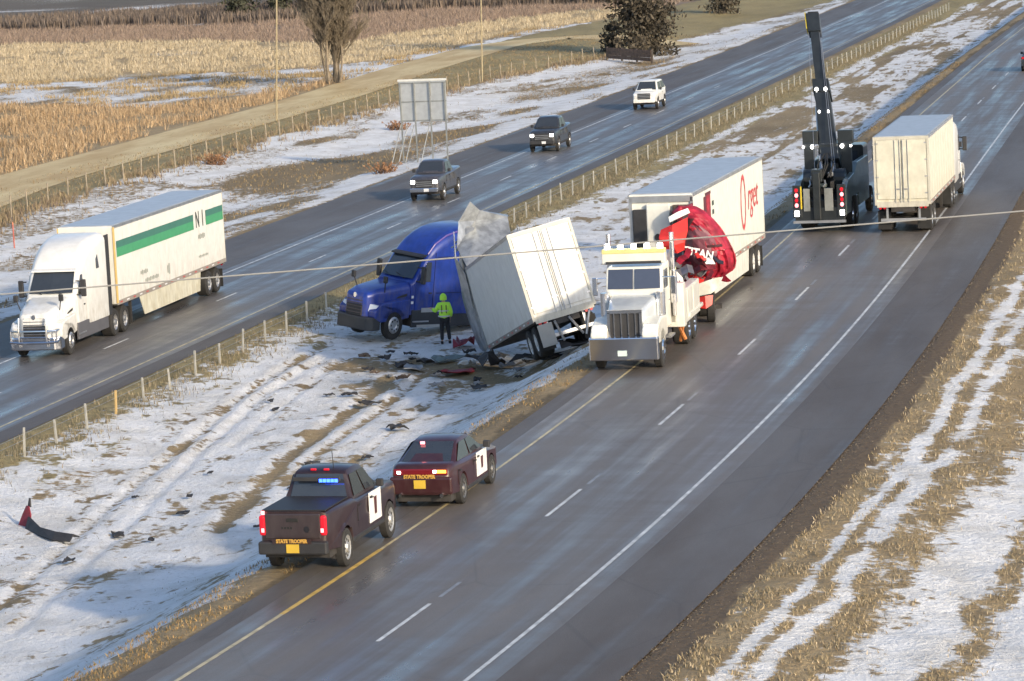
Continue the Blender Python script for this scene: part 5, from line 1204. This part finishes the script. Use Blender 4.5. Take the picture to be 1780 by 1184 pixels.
bare_tree((-82.0, 226.7, gz(-82, 226.7)), 3, 'tall bare multi-stemmed tree standing beside the frontage road')
def needle_mat(name, c1, c2):
    m, nt, n_, l, p = nmat(name); a = n_.new('ShaderNodeAttribute'); a.attribute_name = 'tint'
    l.new(mixcol(n_, l, a.outputs['Fac'], c1, c2), p.inputs['Base Color']); p.inputs['Roughness'].default_value = .85; return m
EVG = needle_mat('evergreen_needles', (.030, .026, .018), (.105, .085, .058)); PINE = needle_mat('pine_needles', (.018, .024, .014), (.075, .075, .045))
def evergreen(name, label, loc, H_, Rw, seed, mat, n=2600, group=None, low=.02, pw=.75, leaf=.34):
    g = np.random.default_rng(seed)
    t = thing(name, label, 'tree', loc, 0, group, (1, 1, 1))
    part(t, 'trunk', BARKD, MB().cyl((0, 0, -.3), (0, 0, H_ * .95), H_ * .022 + .05, .02, 7))
    # boughs in tiers, each bough a fan of small sprays
    nb = max(30, n // 34); V = []; F = []; T = []
    for b in range(nb):
        f = g.uniform(low, .98); z0 = H_ * f; ln = Rw * (1 - f)**pw * g.uniform(.55, 1.12) + .15; a = g.uniform(0, 6.283); dr = np.array([math.cos(a), math.sin(a), g.uniform(-.25, .25)])
        shade = g.uniform(0, 1)
        for k in range(34):
            u = g.random()**.6; c = np.array([0, 0, z0]) + dr * ln * u + g.normal(0, .10 + .10 * ln, 3) * np.array([1, 1, .7])
            s_ = leaf * g.uniform(.5, 1.2); e1 = g.normal(0, 1, 3); e1 /= np.linalg.norm(e1); e2 = np.cross(e1, g.normal(0, 1, 3)); e2 /= np.linalg.norm(e2) + 1e-6
            i = len(V); V += [tuple(c - e1 * s_ * .5), tuple(c + e2 * s_ * .28), tuple(c + e1 * s_ * .5 + np.array([0, 0, .05])), tuple(c - e2 * s_ * .25)]; F.append((i, i + 1, i + 2, i + 3)); T += [float(np.clip(shade * .6 + g.uniform(0, .5), 0, 1))] * 4
    me = bpy.data.meshes.new('crown'); me.from_pydata(V, [], F); me.update(); at = me.attributes.new('tint', 'FLOAT', 'POINT'); at.data.foreach_set('value', T); me.materials.append(mat)
    link('crown', me, t); return t
evergreen('evergreen_tree', 'large dark brown green evergreen beside the low wooden wall', (-62.2, 264.5, gz(-62.2, 264.5)), 17, 3.7, 4, EVG, 15000, low=.0, pw=.32, leaf=.5)
evergreen('evergreen_shrub', 'small dark evergreen bush at the left foot of the large evergreen', (-66.4, 268, gz(-66.4, 268)), 3.0, 1.3, 6, EVG, 1400, low=.0, pw=.6, leaf=.4)
evergreen('evergreen_tree', 'smaller dark evergreen at the top edge right of the large one', (-73.2, 347.5, gz(-73.2, 347.5)), 12, 2.0, 5, EVG, 5000, low=.0, pw=.35, leaf=.5)
for k, (x, y, h) in enumerate(sorted([(-150, 378, 9), (-146, 384, 8), (-143, 389, 9), (-149, 392, 8.5), (-140, 396, 9), (-136, 402, 9.5), (-146, 400, 9), (-131, 404, 9), (-127, 408, 8), (-152, 386, 8), (-122, 412, 9), (-141, 408, 10), (-134, 412, 10), (-117, 414, 9)], key=lambda p: math.atan2(p[0] - CX, p[1] - CY))):
    evergreen('pine_tree', ORD[k] + ' dark pine from the left in the row beyond the brown brush', (x, y, ZF), h, h * .32, 20 + k, PINE, 1300, 'pines in the row beyond the field', low=.08, pw=.7, leaf=.6)
# dry shrubs at the foot of the sign
for k, (x, y, s_, lab) in enumerate([(-45.2, 133.2, 1.0, 'rusty brown shrub at the foot of the road sign'), (-57.5, 172.5, 1.0, 'small brown shrub in the snow below the fence near the sign'), (-60.5, 143, 1.1, 'dark brown shrub by the fence above the charcoal pickup')]):
    t = thing('dry_shrub', lab, 'shrub', (x, y, gz(x, y)), 0, None, (s_, s_, s_)); q = random.Random(90 + k); tw = MB(); lf = MB()
    for i in range(70):
        a = q.uniform(0, 6.28); d0 = Vector((math.cos(a) * q.uniform(.2, 1.0), math.sin(a) * q.uniform(.2, 1.0), q.uniform(.4, .9)))
        b0 = Vector((q.uniform(-.6, .6), q.uniform(-.5, .5), -.05)); tw.tube([b0, b0 + d0 * .45, b0 + d0 * .8 + Vector((q.uniform(-.1, .1), q.uniform(-.1, .1), .05))], [.02, .015, .006], 3)
        for j in range(3):
            c = b0 + d0 * q.uniform(.3, .85); u = Vector((q.uniform(-1, 1), q.uniform(-1, 1), q.uniform(-1, 1))).normalized() * .10; v_ = u.orthogonal().normalized() * .05
            lf.add([c - u, c + v_, c + u, c - v_], [(0, 1, 2, 3)])
    part(t, 'twigs', M('rusty_twigs', (.20, .11, .06), .9, vary=.3), tw); part(t, 'leaves', M('rusty_leaves', (.26, .14, .07), .9, vary=.3), lf)

# loose gravel along the paved edges
n = 4500; y = -10 + 130 * RNG.random(n)**1.6; x = cN(y) + 6.08 + np.abs(RNG.normal(0, .28, n))
blades('edge_gravel', 'loose gravel along the outer edge of the near shoulder', 'gravel', x, y, RNG.uniform(.01, .035, n), RNG.uniform(.02, .06, n), tints([(.15, .13, .10), (.19, .16, .12), (.12, .10, .085)], n), .5, z=base_z(x, y) + .02)
